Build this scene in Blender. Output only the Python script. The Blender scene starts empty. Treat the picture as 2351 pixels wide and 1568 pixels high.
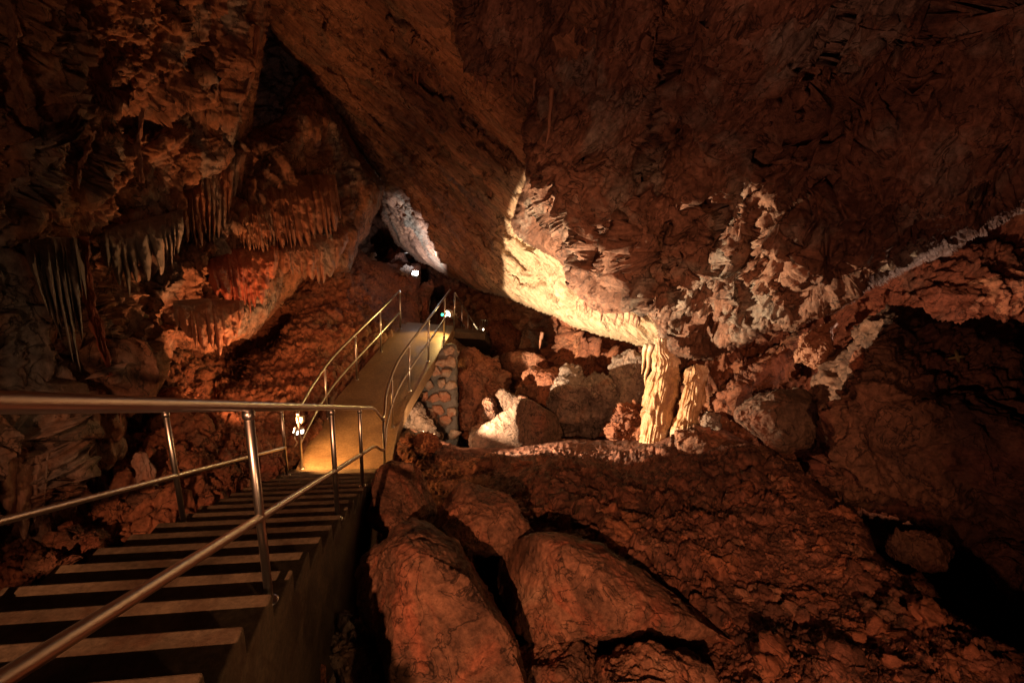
import bpy, math, random
import numpy as np
from mathutils import Vector

# ------------------------------------------------------------------ camera
F = 1150.0; PITCH = .3013; ROLL = .0557          # focal length in units of a 2351 px wide picture
scene = bpy.context.scene
COL = scene.collection

def at(px, py, d):
    """world point seen at picture position (px,py) at depth d metres"""
    px = np.asarray(px, float); py = np.asarray(py, float); d = np.asarray(d, float)
    a = (px - 1175.5) / F * d; u = (784 - py) / F * d
    cr, sr = math.cos(ROLL), math.sin(ROLL)
    x = a * cr - u * sr; up = a * sr + u * cr
    c, s = math.cos(PITCH), math.sin(PITCH)
    return np.stack(np.broadcast_arrays(x, d * c + up * s, up * c - d * s), -1)

cam_d = bpy.data.cameras.new('camera'); cam = bpy.data.objects.new('camera', cam_d); COL.objects.link(cam)
cam_d.sensor_width = 36; cam_d.lens = 36 * F / 2351; cam_d.clip_start = .02; cam_d.clip_end = 200
_r = at(1175.5 + 1150, 784, 1) - at(1175.5, 784, 1); _u = at(1175.5, 784 - 1150, 1) - at(1175.5, 784, 1); _f = at(1175.5, 784, 1)
from mathutils import Matrix
M = Matrix((( _r[0], _u[0], -_f[0], 0), (_r[1], _u[1], -_f[1], 0), (_r[2], _u[2], -_f[2], 0), (0, 0, 0, 1)))
cam.matrix_world = M
scene.camera = cam
scene.render.engine = 'CYCLES'
scene.view_settings.view_transform = 'Standard'; scene.view_settings.look = 'None'
scene.view_settings.exposure = 0; scene.view_settings.gamma = 1
scene.cycles.use_denoising = True
scene.cycles.max_bounces = 5; scene.cycles.diffuse_bounces = 2; scene.cycles.glossy_bounces = 3
scene.cycles.sample_clamp_indirect = 1.5

world = bpy.data.worlds.new('World'); scene.world = world; world.use_nodes = True
bg = world.node_tree.nodes['Background']; bg.inputs[0].default_value = (.55, .42, .40, 1); bg.inputs[1].default_value = .002

# ------------------------------------------------------------------ lamps (the cave's electric lighting and added fills)
def lamp(name, kind, loc, power, color, aim=None, angle=100, blend=.3, radius=.06):
    d = bpy.data.lights.new(name, kind); d.energy = power; d.color = color; d.shadow_soft_size = radius
    o = bpy.data.objects.new(name, d); COL.objects.link(o); o.location = loc
    if kind == 'SPOT':
        d.spot_size = math.radians(angle); d.spot_blend = blend
        o.rotation_euler = (Vector(aim) - Vector(loc)).to_track_quat('-Z', 'Y').to_euler()
    return o
WARM = (1, .62, .28); ORANGE = (1, .48, .17); RED = (1, .34, .13); COOL = (.80, .88, 1); WHITE = (1, .78, .52)
# flood hidden low beside the walkway, washing the columns, the ceiling lip and the right-hand ceiling
FLOOD = at(957, 995, 8.35)
lamp('flood_light_columns', 'SPOT', FLOOD, 3000, (1, .73, .46), FLOOD + np.array([.8294, .4613, .3151]), 86, .06, .012)
lamp('flood_light_spill', 'SPOT', at(975, 990, 8.7), 75, (1, .62, .34), at(1070, 930, 10.5), 150, .4, .02)
# two heads on the rail post at the foot of the stairs
lamp('rail_light_ramp', 'SPOT', at(696, 996, 7.1) , 150, (1, .47, .14), at(800, 1060, 7.7), 110, .6, .03)
lamp('rail_light_wall', 'SPOT', at(672, 985, 7.1), 330, (1, .38, .14), at(560, 620, 8), 125, .5, .04)
# rail light at the top of the walkway
lamp('rail_light_top', 'SPOT', at(1021, 718, 11.9), 100, (1, .62, .18), at(960, 800, 11.0), 120, .5, .03)
# far white lamp
lamp('far_light', 'SPOT', at(953, 622, 12.8), 380, COOL, at(972, 560, 14.0), 82, .5, .03)
# lights along the far stairs
lamp('far_stair_light', 'POINT', at(1093, 776, 17.6), 18, (1, .72, .35), radius=.03)
lamp('far_stair_light', 'POINT', at(1115, 757, 19), 22, (1, .66, .33), radius=.03)
# flood behind the right-hand boulder
lamp('flood_light_slit', 'POINT', at(2210, 785, 8.0), 150, (1, .52, .34), radius=.05)
# rail lamp by the landing for stairs and boulders, then added fill lamps
lamp('landing_light_stairs', 'SPOT', (-.75, -3.2, 1.12), 1800, (1, .42, .20), (-.15, 3.6, -2.5), 58, .6, .02)
lamp('fill_light_roof', 'SPOT', (-.35, .45, -1.3), 240, (1, .40, .25), (3.0, 5.0, 2.4), 140, .8, .05)  # unseen fill, added to brighten the roof
lamp('fill_light_low', 'SPOT', (1.0, .1, -1.2), 60, (1, .52, .24), (-1.0, 3, -2.7), 80, .8, .06)  # unseen fill, added to lift the dark stair flank and boulders
lamp('fill_light_wall', 'SPOT', (-1.2, -1.0, -.5), 60, (1, .50, .28), (-4, 4, 1.0), 120, .8, .05)  # unseen fill, added to brighten the left wall

# ------------------------------------------------------------------ noise
def _h(ix, iy, iz, seed):
    n = (ix.astype(np.uint32) * np.uint32(374761393) + iy.astype(np.uint32) * np.uint32(668265263)
         + iz.astype(np.uint32) * np.uint32(2147483647) + np.uint32((seed * 1274126177 + 12345) & 0xffffffff))
    n = (n ^ (n >> np.uint32(13))) * np.uint32(1274126177)
    n = (n ^ (n >> np.uint32(15))) * np.uint32(2246822519)
    return n ^ (n >> np.uint32(16))
def _f01(h): return (h & np.uint32(0xffffff)).astype(np.float32) / np.float32(16777216.0)
def vnoise(p, seed=0):
    """smooth value noise, -1..1"""
    i = np.floor(p).astype(np.int64); f = (p - i).astype(np.float32); w = f * f * f * (f * (f * 6 - 15) + 10)
    r = 0
    for dx in (0, 1):
        wx = w[:, 0] if dx else 1 - w[:, 0]
        for dy in (0, 1):
            wy = w[:, 1] if dy else 1 - w[:, 1]
            for dz in (0, 1):
                wz = w[:, 2] if dz else 1 - w[:, 2]
                r = r + wx * wy * wz * _f01(_h(i[:, 0] + dx, i[:, 1] + dy, i[:, 2] + dz, seed))
    return r * 2 - 1
def fbm(p, octs=4, seed=0, gain=.5, ridged=False):
    a = 1; s = 0; t = 0
    for o in range(octs):
        n = vnoise(p * (2.03 ** o) + 17.3 * o, seed + o)
        if ridged: n = 1 - 2 * np.abs(n)
        s = s + a * n; t += a; a *= gain
    return s / t
def worley(p, seed=0, jit=.85):
    """cells: F1, F2, tilt and value of the nearest cell, bulged plates (hi), scooped hollows (lo), crease distance"""
    i = np.floor(p - .5).astype(np.int64); N = len(p)
    d1 = np.full(N, 9., np.float32); d2 = d1.copy(); tilt = np.zeros(N, np.float32); val = np.zeros(N, np.float32)
    hi = np.full(N, -9., np.float32); hi2 = hi.copy(); lo = np.full(N, 9., np.float32)
    for dx in (0, 1):
        for dy in (0, 1):
            for dz in (0, 1):
                c = [i[:, 0] + dx, i[:, 1] + dy, i[:, 2] + dz]
                h = _h(c[0], c[1], c[2], seed); h2 = _h(c[2], c[0], c[1], seed + 7); h3 = _h(c[1], c[2], c[0], seed + 13)
                r = [_f01(h), _f01(h2), _f01(h3)]
                v = [(p[:, k] - (c[k] + .5 + jit * (r[k] - .5))).astype(np.float32) for k in range(3)]
                d = v[0] ** 2 + v[1] ** 2 + v[2] ** 2
                q = [_f01(h >> np.uint32(5)) - .5, _f01(h2 >> np.uint32(5)) - .5, _f01(h3 >> np.uint32(5)) - .5]
                t = 2 * (v[0] * q[0] + v[1] * q[1] + v[2] * q[2])
                m = d < d1
                d2 = np.where(m, d1, np.minimum(d2, d))
                tilt = np.where(m, t, tilt); val = np.where(m, r[0], val); d1 = np.where(m, d, d1)
                g = t * 1.15 + .45 * (r[1] - .5)
                a = g - .6 * d; m = a > hi
                hi2 = np.where(m, hi, np.maximum(hi2, a)); hi = np.where(m, a, hi)
                lo = np.minimum(lo, g + .6 * d)
    return dict(f1=np.sqrt(d1), f2=np.sqrt(d2), tilt=tilt, val=val, hi=hi + .1, lo=lo - .1, cr=hi - hi2)
def plin(p, seed=0):
    """flat-faceted noise: random heights on a simplex lattice, linearly interpolated (-1..1)"""
    sk = p.sum(1, keepdims=True) / 3.0
    q = p + sk; i = np.floor(q); f = (q - i)
    i = i.astype(np.int64); order = np.argsort(-f, axis=1); n = np.arange(len(p))
    fs = np.take_along_axis(f, order, 1)
    w = np.stack([1 - fs[:, 0], fs[:, 0] - fs[:, 1], fs[:, 1] - fs[:, 2], fs[:, 2]], 1)
    cur = i.copy(); r = w[:, 0] * _f01(_h(cur[:, 0], cur[:, 1], cur[:, 2], seed))
    for k in range(3):
        cur[n, order[:, k]] += 1
        r = r + w[:, k + 1] * _f01(_h(cur[:, 0], cur[:, 1], cur[:, 2], seed))
    return (r * 2 - 1).astype(np.float32)
_R1 = np.array([[.36, .48, -.8], [-.8, .6, 0], [.48, .64, .6]])
def rockdisp(P, size=1., amp=.18, seed=0, aniso=None, crack=.35, levels=3, warp=.35, fine=.1, gain=.5, scoop=.5, facet=.6, cw=.07):
    """broken-rock relief: flat facets with sharp arrises at several sizes, stepped blocks, cracks and rough grain"""
    p = P.astype(np.float64)
    if aniso is not None: p = p @ aniso.T
    p = p / size
    w = np.stack([fbm(p * .8 + 31 * k, 2, seed + 50 + k) for k in range(3)], 1)
    p = p + .6 * warp * w
    h = np.zeros(len(P), np.float32); a = amp; q = p.copy()
    for l in range(levels + 1):
        h += a * 1.25 * plin(q * (1.25 * 2.1 ** l) + 3.7 * l, seed + 100 + l); q = q @ _R1
        if l < min(levels, 3):
            W = worley(p * (1.1 * 2.15 ** l) + 5.1 * l, seed + 3 * l)
            h += a * facet * (.8 * W['tilt'] + .5 * (W['val'] - .5)) * np.clip((W['f2'] - W['f1']) / .06, 0, 1)
            h -= a * crack * np.clip(1 - (W['f2'] - W['f1']) / cw, 0, 1)
        a *= gain
    h += fine * amp * fbm(p * 11, 3, seed + 90, .6) + .35 * amp * fbm(p * .7, 2, seed + 95)
    return h

# ------------------------------------------------------------------ mesh helpers
def link(name, verts, faces, mat, parent=None, smooth=True, quads=None):
    me = bpy.data.meshes.new(name)
    V = np.asarray(verts, np.float32).reshape(-1, 3)
    if isinstance(faces, np.ndarray):
        n, k = faces.shape
        me.vertices.add(len(V)); me.vertices.foreach_set('co', V.ravel())
        me.loops.add(n * k); me.loops.foreach_set('vertex_index', faces.astype(np.int32).ravel())
        me.polygons.add(n); me.polygons.foreach_set('loop_start', np.arange(0, n * k, k, dtype=np.int32))
        me.update(calc_edges=True)
    else:
        me.from_pydata([tuple(map(float, v)) for v in V], [], [tuple(map(int, f)) for f in faces]); me.update()
    if smooth: me.polygons.foreach_set('use_smooth', np.ones(len(me.polygons), bool))
    me.materials.append(mat)
    o = bpy.data.objects.new(name, me); COL.objects.link(o)
    if parent: o.parent = parent
    return o
def tag(o, label=None, cat=None, group=None, kind=None):
    if label: o['label'] = label
    if cat: o['category'] = cat
    if group: o['group'] = group
    if kind: o['kind'] = kind
    return o
def empty(name, loc=(0, 0, 0)):
    o = bpy.data.objects.new(name, None); COL.objects.link(o); o.location = loc; o.empty_display_size = .2
    return o
def gridfaces(nu, nv, wrapu=False):
    iu = np.arange(nu if wrapu else nu - 1); iv = np.arange(nv - 1)
    A, B = np.meshgrid(iu, iv, indexing='ij'); A = A.ravel(); B = B.ravel(); A2 = (A + 1) % nu
    return np.stack([A * nv + B, A2 * nv + B, A2 * nv + B + 1, A * nv + B + 1], 1)
def vnormals(V, Fc):
    a, b, c, d = (V[Fc[:, k]] for k in range(4))
    n = np.cross(c - a, d - b); N = np.zeros_like(V)
    for k in range(4):
        for j in range(3): N[:, j] += np.bincount(Fc[:, k], n[:, j], len(V))
    return N / (np.linalg.norm(N, axis=1, keepdims=True) + 1e-12)

def tps(ctrl, px, py):
    c = np.array(ctrl, float); X = c[:, :2] / 500.; n = len(c)
    def U(r2): return np.where(r2 > 1e-12, .5 * r2 * np.log(r2 + 1e-12), 0)
    d2 = ((X[:, None] - X[None]) ** 2).sum(-1)
    A = np.zeros((n + 3, n + 3)); A[:n, :n] = U(d2) + np.eye(n) * 2e-3; A[:n, n] = 1; A[:n, n + 1:] = X; A[n, :n] = 1; A[n + 1:, :n] = X.T
    s = np.linalg.solve(A, np.r_[np.log(c[:, 2]), 0, 0, 0])
    out = s[n] + s[n + 1] * px / 500 + s[n + 2] * py / 500
    for k in range(n): out = out + s[k] * U((px / 500 - X[k, 0]) ** 2 + (py / 500 - X[k, 1]) ** 2)
    return np.exp(out)
def polydist(px, py, pts, closed=True):
    P = np.array(pts, float); n = len(P); best = np.full(px.shape, 1e9); inside = np.zeros(px.shape, bool)
    for k in range(n if closed else n - 1):
        a = P[k]; b = P[(k + 1) % n]; ab = b - a; L = ab @ ab + 1e-9
        t = np.clip(((px - a[0]) * ab[0] + (py - a[1]) * ab[1]) / L, 0, 1)
        best = np.minimum(best, (px - a[0] - t * ab[0]) ** 2 + (py - a[1] - t * ab[1]) ** 2)
        if closed:
            cond = ((a[1] > py) != (b[1] > py))
            xi = a[0] + (py - a[1]) / (b[1] - a[1] + 1e-12) * ab[0]
            inside ^= cond & (px < xi)
    d = np.sqrt(best)
    return np.where(inside, d, -d) if closed else d
def n2(px, py, s, seed, octs=4):
    return fbm(np.stack([px / s, py / s, np.full(px.shape, 3.7)], 1), octs, seed)

def sheet(name, mat, poly, ctrl, disp, step=3., roll=.8, rpx=45, rag=10, feats=(), seed=0, smooth=True):
    """a rock face: outline + depths -> relief with rolled-back edges; feats are ridges/cracks (points, width px, metres)"""
    P = np.array(poly, float)
    xs = np.arange(P[:, 0].min() - rag, P[:, 0].max() + rag + step, step); ys = np.arange(P[:, 1].min() - rag, P[:, 1].max() + rag + step, step)
    X, Y = np.meshgrid(xs, ys, indexing='ij'); px = X.ravel(); py = Y.ravel()
    D = polydist(px, py, poly) + rag * n2(px, py, 70, seed + 400, 5)
    keep = D > -step
    d = tps(ctrl, px, py)
    t = np.clip(D / rpx, 0, 1)
    d = d + roll * (1 - np.sqrt(np.clip(1 - (1 - t) ** 2, 0, 1)))
    wx = px + 10 * n2(px, py, 60, seed + 300, 3); wy = py + 10 * n2(px, py, 60, seed + 310, 3)
    for pts, w, h in feats:
        q = np.array(pts, float); m = (px > q[:, 0].min() - 3 * w) & (px < q[:, 0].max() + 3 * w) & (py > q[:, 1].min() - 3 * w) & (py < q[:, 1].max() + 3 * w)
        if m.any():
            dd = polydist(wx[m], wy[m], pts, False) / w
            d[m] -= h * np.exp(-np.abs(dd) ** 1.6)
    V = at(px, py, d); Fc = gridfaces(len(xs), len(ys))
    Fc = Fc[keep[Fc].all(1)]
    used = np.zeros(len(V), bool); used[Fc.ravel()] = True; idx = np.cumsum(used) - 1
    V = V[used]; Fc = idx[Fc]; N = vnormals(V, Fc)
    # face the camera
    s = np.sign((N * V).sum(1)); N = -N * np.where(s == 0, 1, s)[:, None]
    h = disp(V) * (.12 + .88 * np.clip(D[used] / rpx, 0, 1))
    V = V + N * np.asarray(h)[:, None]
    return link(name, V, Fc[:, ::-1], mat, smooth=smooth)

def boulder(name, mat, outline, d0, thick, disp=None, gx=0, gy=0, nt=150, nf=90, block=.8, cuts=0, cseed=0, label=None, cat='boulder', group=None, smooth=True):
    P = np.array(outline, float); c = P.mean(0)
    th = np.linspace(0, 2 * np.pi, nt, endpoint=False)
    # radius along every direction = farthest crossing of the outline
    r = np.zeros(nt); n = len(P)
    for k in range(n):
        a = P[k] - c; b = P[(k + 1) % n] - c
        den = np.cos(th) * (b - a)[1] - np.sin(th) * (b - a)[0]
        t = (a[0] * (b - a)[1] - a[1] * (b - a)[0]) / np.where(np.abs(den) < 1e-9, 1e-9, den)
        q = np.stack([np.cos(th) * t, np.sin(th) * t], 1)
        s = ((q - a) @ (b - a)) / ((b - a) @ (b - a) + 1e-9)
        ok = (t > 0) & (s > -1e-6) & (s < 1 + 1e-6); r = np.where(ok, np.maximum(r, t), r)
    for _ in range(2): r = .25 * np.roll(r, 1) + .5 * r + .25 * np.roll(r, -1)
    m_ = max(12, int(nt / 2.6)); g = np.tan(np.linspace(-1, 1, m_ + 1) * np.pi / 4); A_, B_ = np.meshgrid(g, g, indexing='ij'); o1 = np.ones_like(A_)
    Ds = []; Fl = []; n0 = 0; gf = gridfaces(m_ + 1, m_ + 1)
    for k, (u_, v_, w_) in enumerate([(A_, B_, o1), (B_, A_, -o1), (o1, A_, B_), (-o1, B_, A_), (B_, o1, A_), (A_, -o1, B_)]):
        Ds.append(np.stack([u_, v_, w_], -1).reshape(-1, 3)); Fl.append(gf + n0); n0 += len(Ds[-1])
    Dv = np.concatenate(Ds); Fc = np.concatenate(Fl)
    key = np.round(Dv * 1e5).astype(np.int64); _, first, inv = np.unique(key, axis=0, return_index=True, return_inverse=True)
    Dv = Dv[first]; Fc = inv.ravel()[Fc]; Dv /= np.linalg.norm(Dv, axis=1, keepdims=True)
    sn = np.hypot(Dv[:, 0], Dv[:, 1]); ang = np.arctan2(Dv[:, 1], Dv[:, 0]) % (2 * np.pi)
    rr = np.interp(ang, np.r_[th, 2 * np.pi], np.r_[r, r[0]])
    sp = sn ** block; cp = np.sign(Dv[:, 2]) * np.abs(Dv[:, 2]) ** block
    px = c[0] + rr * np.cos(ang) * sp; py = c[1] + rr * np.sin(ang) * sp
    d = d0 + gx * (px - c[0]) / 100 + gy * (py - c[1]) / 100 - thick * cp
    V = at(px, py, d)
    ctr = V.mean(0); rg = np.random.RandomState(cseed + 1); q0 = np.quantile(np.linalg.norm(V - ctr, axis=1), .9)
    for k in range(cuts):
        nn = rg.normal(size=3); nn /= np.linalg.norm(nn)
        if nn @ ctr > 0 and k % 4: nn = -nn
        pr = (V - ctr) @ nn; off = np.quantile(pr, rg.uniform(.80, .96)); V = V - nn * (np.maximum(pr - off, 0) * .93)[:, None]
    if cuts: V = ctr + (V - ctr) * min(1.3, q0 / np.quantile(np.linalg.norm(V - ctr, axis=1), .9))
    N = vnormals(V, Fc)
    if ((N * (V - ctr)).sum(1)).mean() < 0: N = -N; Fc = Fc[:, ::-1]
    if disp is not None: V = V + N * np.asarray(disp(V))[:, None]
    base = V.mean(0); base[2] = V[:, 2].min()
    o = link(name, V - base, Fc, mat, smooth=smooth); o.location = base
    return tag(o, label, cat, group)

def tube_arrays(pts, r, n=14, caps=True):
    P = np.array(pts, float); m = len(P); R = np.broadcast_to(np.asarray(r, float), (m,))
    T = np.gradient(P, axis=0); T /= np.linalg.norm(T, axis=1, keepdims=True) + 1e-12
    up = np.array([0, 0, 1.]) if abs(T[0][2]) < .9 else np.array([1., 0, 0])
    V = []; x = np.cross(T[0], up); x /= np.linalg.norm(x)
    for k in range(m):
        x = x - T[k] * (x @ T[k]); x /= np.linalg.norm(x); y = np.cross(T[k], x)
        a = np.linspace(0, 2 * np.pi, n, endpoint=False)
        V.append(P[k] + R[k] * (np.cos(a)[:, None] * x + np.sin(a)[:, None] * y))
    V = np.concatenate(V); Fs = []
    for k in range(m - 1):
        for j in range(n): Fs.append((k * n + j, k * n + (j + 1) % n, (k + 1) * n + (j + 1) % n, (k + 1) * n + j))
    if caps: Fs.append(tuple(range(n))[::-1]); Fs.append(tuple(range((m - 1) * n, m * n)))
    return V, Fs
def tube(name, pts, r, mat, parent=None, n=14):
    V, Fs = tube_arrays(pts, r, n); return link(name, V, Fs, mat, parent)
def box_arrays(c, sx, sy, sz, ax=None):
    ax = np.eye(3) if ax is None else np.array(ax, float)
    V = []
    for dx in (-1, 1):
        for dy in (-1, 1):
            for dz in (-1, 1): V.append(np.array(c) + ax[0] * dx * sx / 2 + ax[1] * dy * sy / 2 + ax[2] * dz * sz / 2)
    return np.array(V), [(0, 1, 3, 2), (4, 6, 7, 5), (0, 4, 5, 1), (2, 3, 7, 6), (0, 2, 6, 4), (1, 5, 7, 3)]
def bevel(o, w, seg=2):
    m = o.modifiers.new('bevel', 'BEVEL'); m.width = w; m.segments = seg; m.limit_method = 'ANGLE'; return o
def merge(parts):
    V = []; Fs = []; n = 0
    for v, f in parts:
        V.append(v); Fs += [tuple(i + n for i in q) for q in f]; n += len(v)
    return np.concatenate(V), Fs
def smoothline(pts, n=40):
    """Catmull-Rom through the points"""
    P = np.array(pts, float); P = np.concatenate([[2 * P[0] - P[1]], P, [2 * P[-1] - P[-2]]]); out = []
    m = len(P) - 3
    for k in range(m):
        for t in np.linspace(0, 1, max(2, n // m), endpoint=False):
            a, b, c, d = P[k:k + 4]
            out.append(.5 * ((2 * b) + (-a + c) * t + (2 * a - 5 * b + 4 * c - d) * t * t + (-a + 3 * b - 3 * c + d) * t ** 3))
    out.append(P[-2]); return np.array(out)

# ------------------------------------------------------------------ materials
def nodes(name):
    m = bpy.data.materials.new(name); m.use_nodes = True; nt = m.node_tree; b = nt.nodes['Principled BSDF']
    return m, nt, b
def rock(name, cols, rough=(.55, .9), scale=1., bump=.55, aniso=(1, 1, 1), rot=(0, 0, 0), stain=None, spec=.3, fine=1., pale=None, cells=0, basis=None, veins=.75, mottle=1.):
    """cols: list of (position, rgb) of the main mottling; stain: rgb of a second mottling"""
    m, nt, b = nodes(name); L = nt.links.new; N = nt.nodes.new
    tc = N('ShaderNodeNewGeometry'); mp = N('ShaderNodeMapping'); mp.vector_type = 'POINT'
    mp.inputs['Scale'].default_value = aniso; mp.inputs['Rotation'].default_value = rot
    src = tc.outputs['Position']
    if basis is not None:   # streaks along the bedding
        cx = N('ShaderNodeCombineXYZ')
        for k in range(3):
            dp = N('ShaderNodeVectorMath'); dp.operation = 'DOT_PRODUCT'; L(src, dp.inputs[0]); dp.inputs[1].default_value = tuple(basis[k]); L(dp.outputs['Value'], cx.inputs[k])
        src = cx.outputs[0]
    L(src, mp.inputs['Vector'])
    n1 = N('ShaderNodeTexNoise'); n1.inputs['Scale'].default_value = 1.1 * scale; n1.inputs['Detail'].default_value = 9; n1.inputs['Roughness'].default_value = .62; n1.inputs['Distortion'].default_value = .6
    L(mp.outputs[0], n1.inputs['Vector'])
    r1 = N('ShaderNodeValToRGB'); L(n1.outputs['Fac'], r1.inputs[0])
    e = r1.color_ramp.elements
    while len(e) < len(cols): e.new(.5)
    for k, (p, c) in enumerate(cols): e[k].position = p; e[k].color = (*c, 1)
    col = r1.outputs[0]
    n2_ = N('ShaderNodeTexNoise'); n2_.inputs['Scale'].default_value = 14 * scale; n2_.inputs['Detail'].default_value = 6; n2_.inputs['Roughness'].default_value = .7
    L(mp.outputs[0], n2_.inputs['Vector'])
    if stain:
        n3 = N('ShaderNodeTexNoise'); n3.inputs['Scale'].default_value = .75 * scale; n3.inputs['Detail'].default_value = 7; n3.inputs['Roughness'].default_value = .6; n3.inputs['Distortion'].default_value = 1.2
        mp3 = N('ShaderNodeMapping'); mp3.inputs['Location'].default_value = (7.1, 3.3, 9.7); L(mp.outputs[0], mp3.inputs[0]); L(mp3.outputs[0], n3.inputs['Vector'])
        r3 = N('ShaderNodeValToRGB'); r3.color_ramp.elements[0].position = .52; r3.color_ramp.elements[1].position = .66; L(n3.outputs['Fac'], r3.inputs[0])
        mx = N('ShaderNodeMix'); mx.data_type = 'RGBA'; L(r3.outputs[0], mx.inputs[0]); L(col, mx.inputs[6]); mx.inputs[7].default_value = (*stain, 1); col = mx.outputs[2]
    if cells:   # every stone its own shade
        vo = N('ShaderNodeTexVoronoi'); vo.inputs['Scale'].default_value = cells; L(mp.outputs[0], vo.inputs['Vector'])
        sx = N('ShaderNodeSeparateColor'); L(vo.outputs['Color'], sx.inputs[0])
        mc = N('ShaderNodeMapRange'); mc.inputs['To Min'].default_value = .55; mc.inputs['To Max'].default_value = 1.5; L(sx.outputs[0], mc.inputs[0])
        mm = N('ShaderNodeMix'); mm.data_type = 'RGBA'; mm.blend_type = 'MULTIPLY'; mm.inputs[0].default_value = 1; L(col, mm.inputs[6]); L(mc.outputs[0], mm.inputs[7]); col = mm.outputs[2]
    if pale:   # paler tint spreading from a centre point: (centre, direction along it, reach along, reach across, colour)
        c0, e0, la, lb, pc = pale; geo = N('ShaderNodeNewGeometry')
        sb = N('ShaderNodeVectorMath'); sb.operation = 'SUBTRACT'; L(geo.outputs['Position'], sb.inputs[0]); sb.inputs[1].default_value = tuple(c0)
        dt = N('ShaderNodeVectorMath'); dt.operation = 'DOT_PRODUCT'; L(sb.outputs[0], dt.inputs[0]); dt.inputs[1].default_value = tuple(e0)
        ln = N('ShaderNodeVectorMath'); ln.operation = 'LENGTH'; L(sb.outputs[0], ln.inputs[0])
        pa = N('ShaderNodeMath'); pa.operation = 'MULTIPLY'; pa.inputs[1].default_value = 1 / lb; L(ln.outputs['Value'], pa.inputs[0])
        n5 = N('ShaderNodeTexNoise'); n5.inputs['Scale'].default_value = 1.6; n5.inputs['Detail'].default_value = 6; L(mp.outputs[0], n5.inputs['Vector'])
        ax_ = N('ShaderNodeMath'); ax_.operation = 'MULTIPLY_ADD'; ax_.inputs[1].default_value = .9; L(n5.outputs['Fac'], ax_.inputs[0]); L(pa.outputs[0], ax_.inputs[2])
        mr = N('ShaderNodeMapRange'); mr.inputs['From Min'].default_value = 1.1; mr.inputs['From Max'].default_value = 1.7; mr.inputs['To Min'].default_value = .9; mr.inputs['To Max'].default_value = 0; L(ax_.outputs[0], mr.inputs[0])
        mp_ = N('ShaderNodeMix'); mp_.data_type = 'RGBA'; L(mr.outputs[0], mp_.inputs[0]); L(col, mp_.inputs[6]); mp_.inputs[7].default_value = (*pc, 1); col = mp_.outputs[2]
    if veins:   # dark hairline cracks and mineral veins
        nv_ = N('ShaderNodeTexNoise'); nv_.inputs['Scale'].default_value = 2.3 * scale; nv_.inputs['Detail'].default_value = 5; nv_.inputs['Roughness'].default_value = .55; nv_.inputs['Distortion'].default_value = .8
        mv = N('ShaderNodeMapping'); mv.inputs['Location'].default_value = (3.7, 11.1, 5.9); L(mp.outputs[0], mv.inputs[0]); L(mv.outputs[0], nv_.inputs['Vector'])
        s1 = N('ShaderNodeMath'); s1.operation = 'SUBTRACT'; s1.inputs[1].default_value = .5; L(nv_.outputs['Fac'], s1.inputs[0])
        s2 = N('ShaderNodeMath'); s2.operation = 'ABSOLUTE'; L(s1.outputs[0], s2.inputs[0])
        s3 = N('ShaderNodeMapRange'); s3.inputs['From Min'].default_value = .002; s3.inputs['From Max'].default_value = .016; s3.inputs['To Min'].default_value = 1 - veins; s3.inputs['To Max'].default_value = 1; L(s2.outputs[0], s3.inputs[0])
        m6 = N('ShaderNodeMix'); m6.data_type = 'RGBA'; m6.blend_type = 'MULTIPLY'; m6.inputs[0].default_value = 1; L(col, m6.inputs[6]); L(s3.outputs[0], m6.inputs[7]); col = m6.outputs[2]
    mu = N('ShaderNodeMix'); mu.data_type = 'RGBA'; mu.blend_type = 'MULTIPLY'; mu.inputs[0].default_value = mottle
    rr = N('ShaderNodeMapRange'); rr.inputs['From Min'].default_value = .3; rr.inputs['From Max'].default_value = .7; rr.inputs['To Min'].default_value = .38; rr.inputs['To Max'].default_value = 1.5
    L(n2_.outputs['Fac'], rr.inputs[0]); L(col, mu.inputs[6]); L(rr.outputs[0], mu.inputs[7]); L(mu.outputs[2], b.inputs['Base Color'])
    ro = N('ShaderNodeMapRange'); ro.inputs['To Min'].default_value = rough[0]; ro.inputs['To Max'].default_value = rough[1]; ro.inputs['From Min'].default_value = .3; ro.inputs['From Max'].default_value = .7
    L(n1.outputs['Fac'], ro.inputs[0]); L(ro.outputs[0], b.inputs['Roughness']); b.inputs['Specular IOR Level'].default_value = spec
    n4 = N('ShaderNodeTexNoise'); n4.inputs['Scale'].default_value = 38 * scale * fine; n4.inputs['Detail'].default_value = 4; n4.inputs['Roughness'].default_value = .75
    L(mp.outputs[0], n4.inputs['Vector'])
    ad = N('ShaderNodeMath'); ad.operation = 'MULTIPLY_ADD'; ad.inputs[1].default_value = 2.2; L(n2_.outputs['Fac'], ad.inputs[0]); L(n4.outputs['Fac'], ad.inputs[2])
    bp = N('ShaderNodeBump'); bp.inputs['Strength'].default_value = bump; bp.inputs['Distance'].default_value = .035 / scale
    L(ad.outputs[0], bp.inputs['Height']); L(bp.outputs[0], b.inputs['Normal'])
    return m
_e1 = at(1250, 560, 9.8) - at(850, 180, 8.6); _e1 /= np.linalg.norm(_e1); _e2 = np.array([0, 0, 1.]) - _e1 * _e1[2]; _e2 /= np.linalg.norm(_e2); _e3 = np.cross(_e1, _e2)
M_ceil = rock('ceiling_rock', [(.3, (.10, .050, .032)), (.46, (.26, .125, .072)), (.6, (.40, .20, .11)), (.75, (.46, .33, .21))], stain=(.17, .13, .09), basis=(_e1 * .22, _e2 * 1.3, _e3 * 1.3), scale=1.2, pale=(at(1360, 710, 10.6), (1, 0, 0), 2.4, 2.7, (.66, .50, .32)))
M_right = rock('dark_rock', [(.3, (.08, .040, .028)), (.46, (.20, .095, .060)), (.6, (.30, .15, .095)), (.75, (.38, .28, .21))], stain=(.30, .24, .19))
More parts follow.
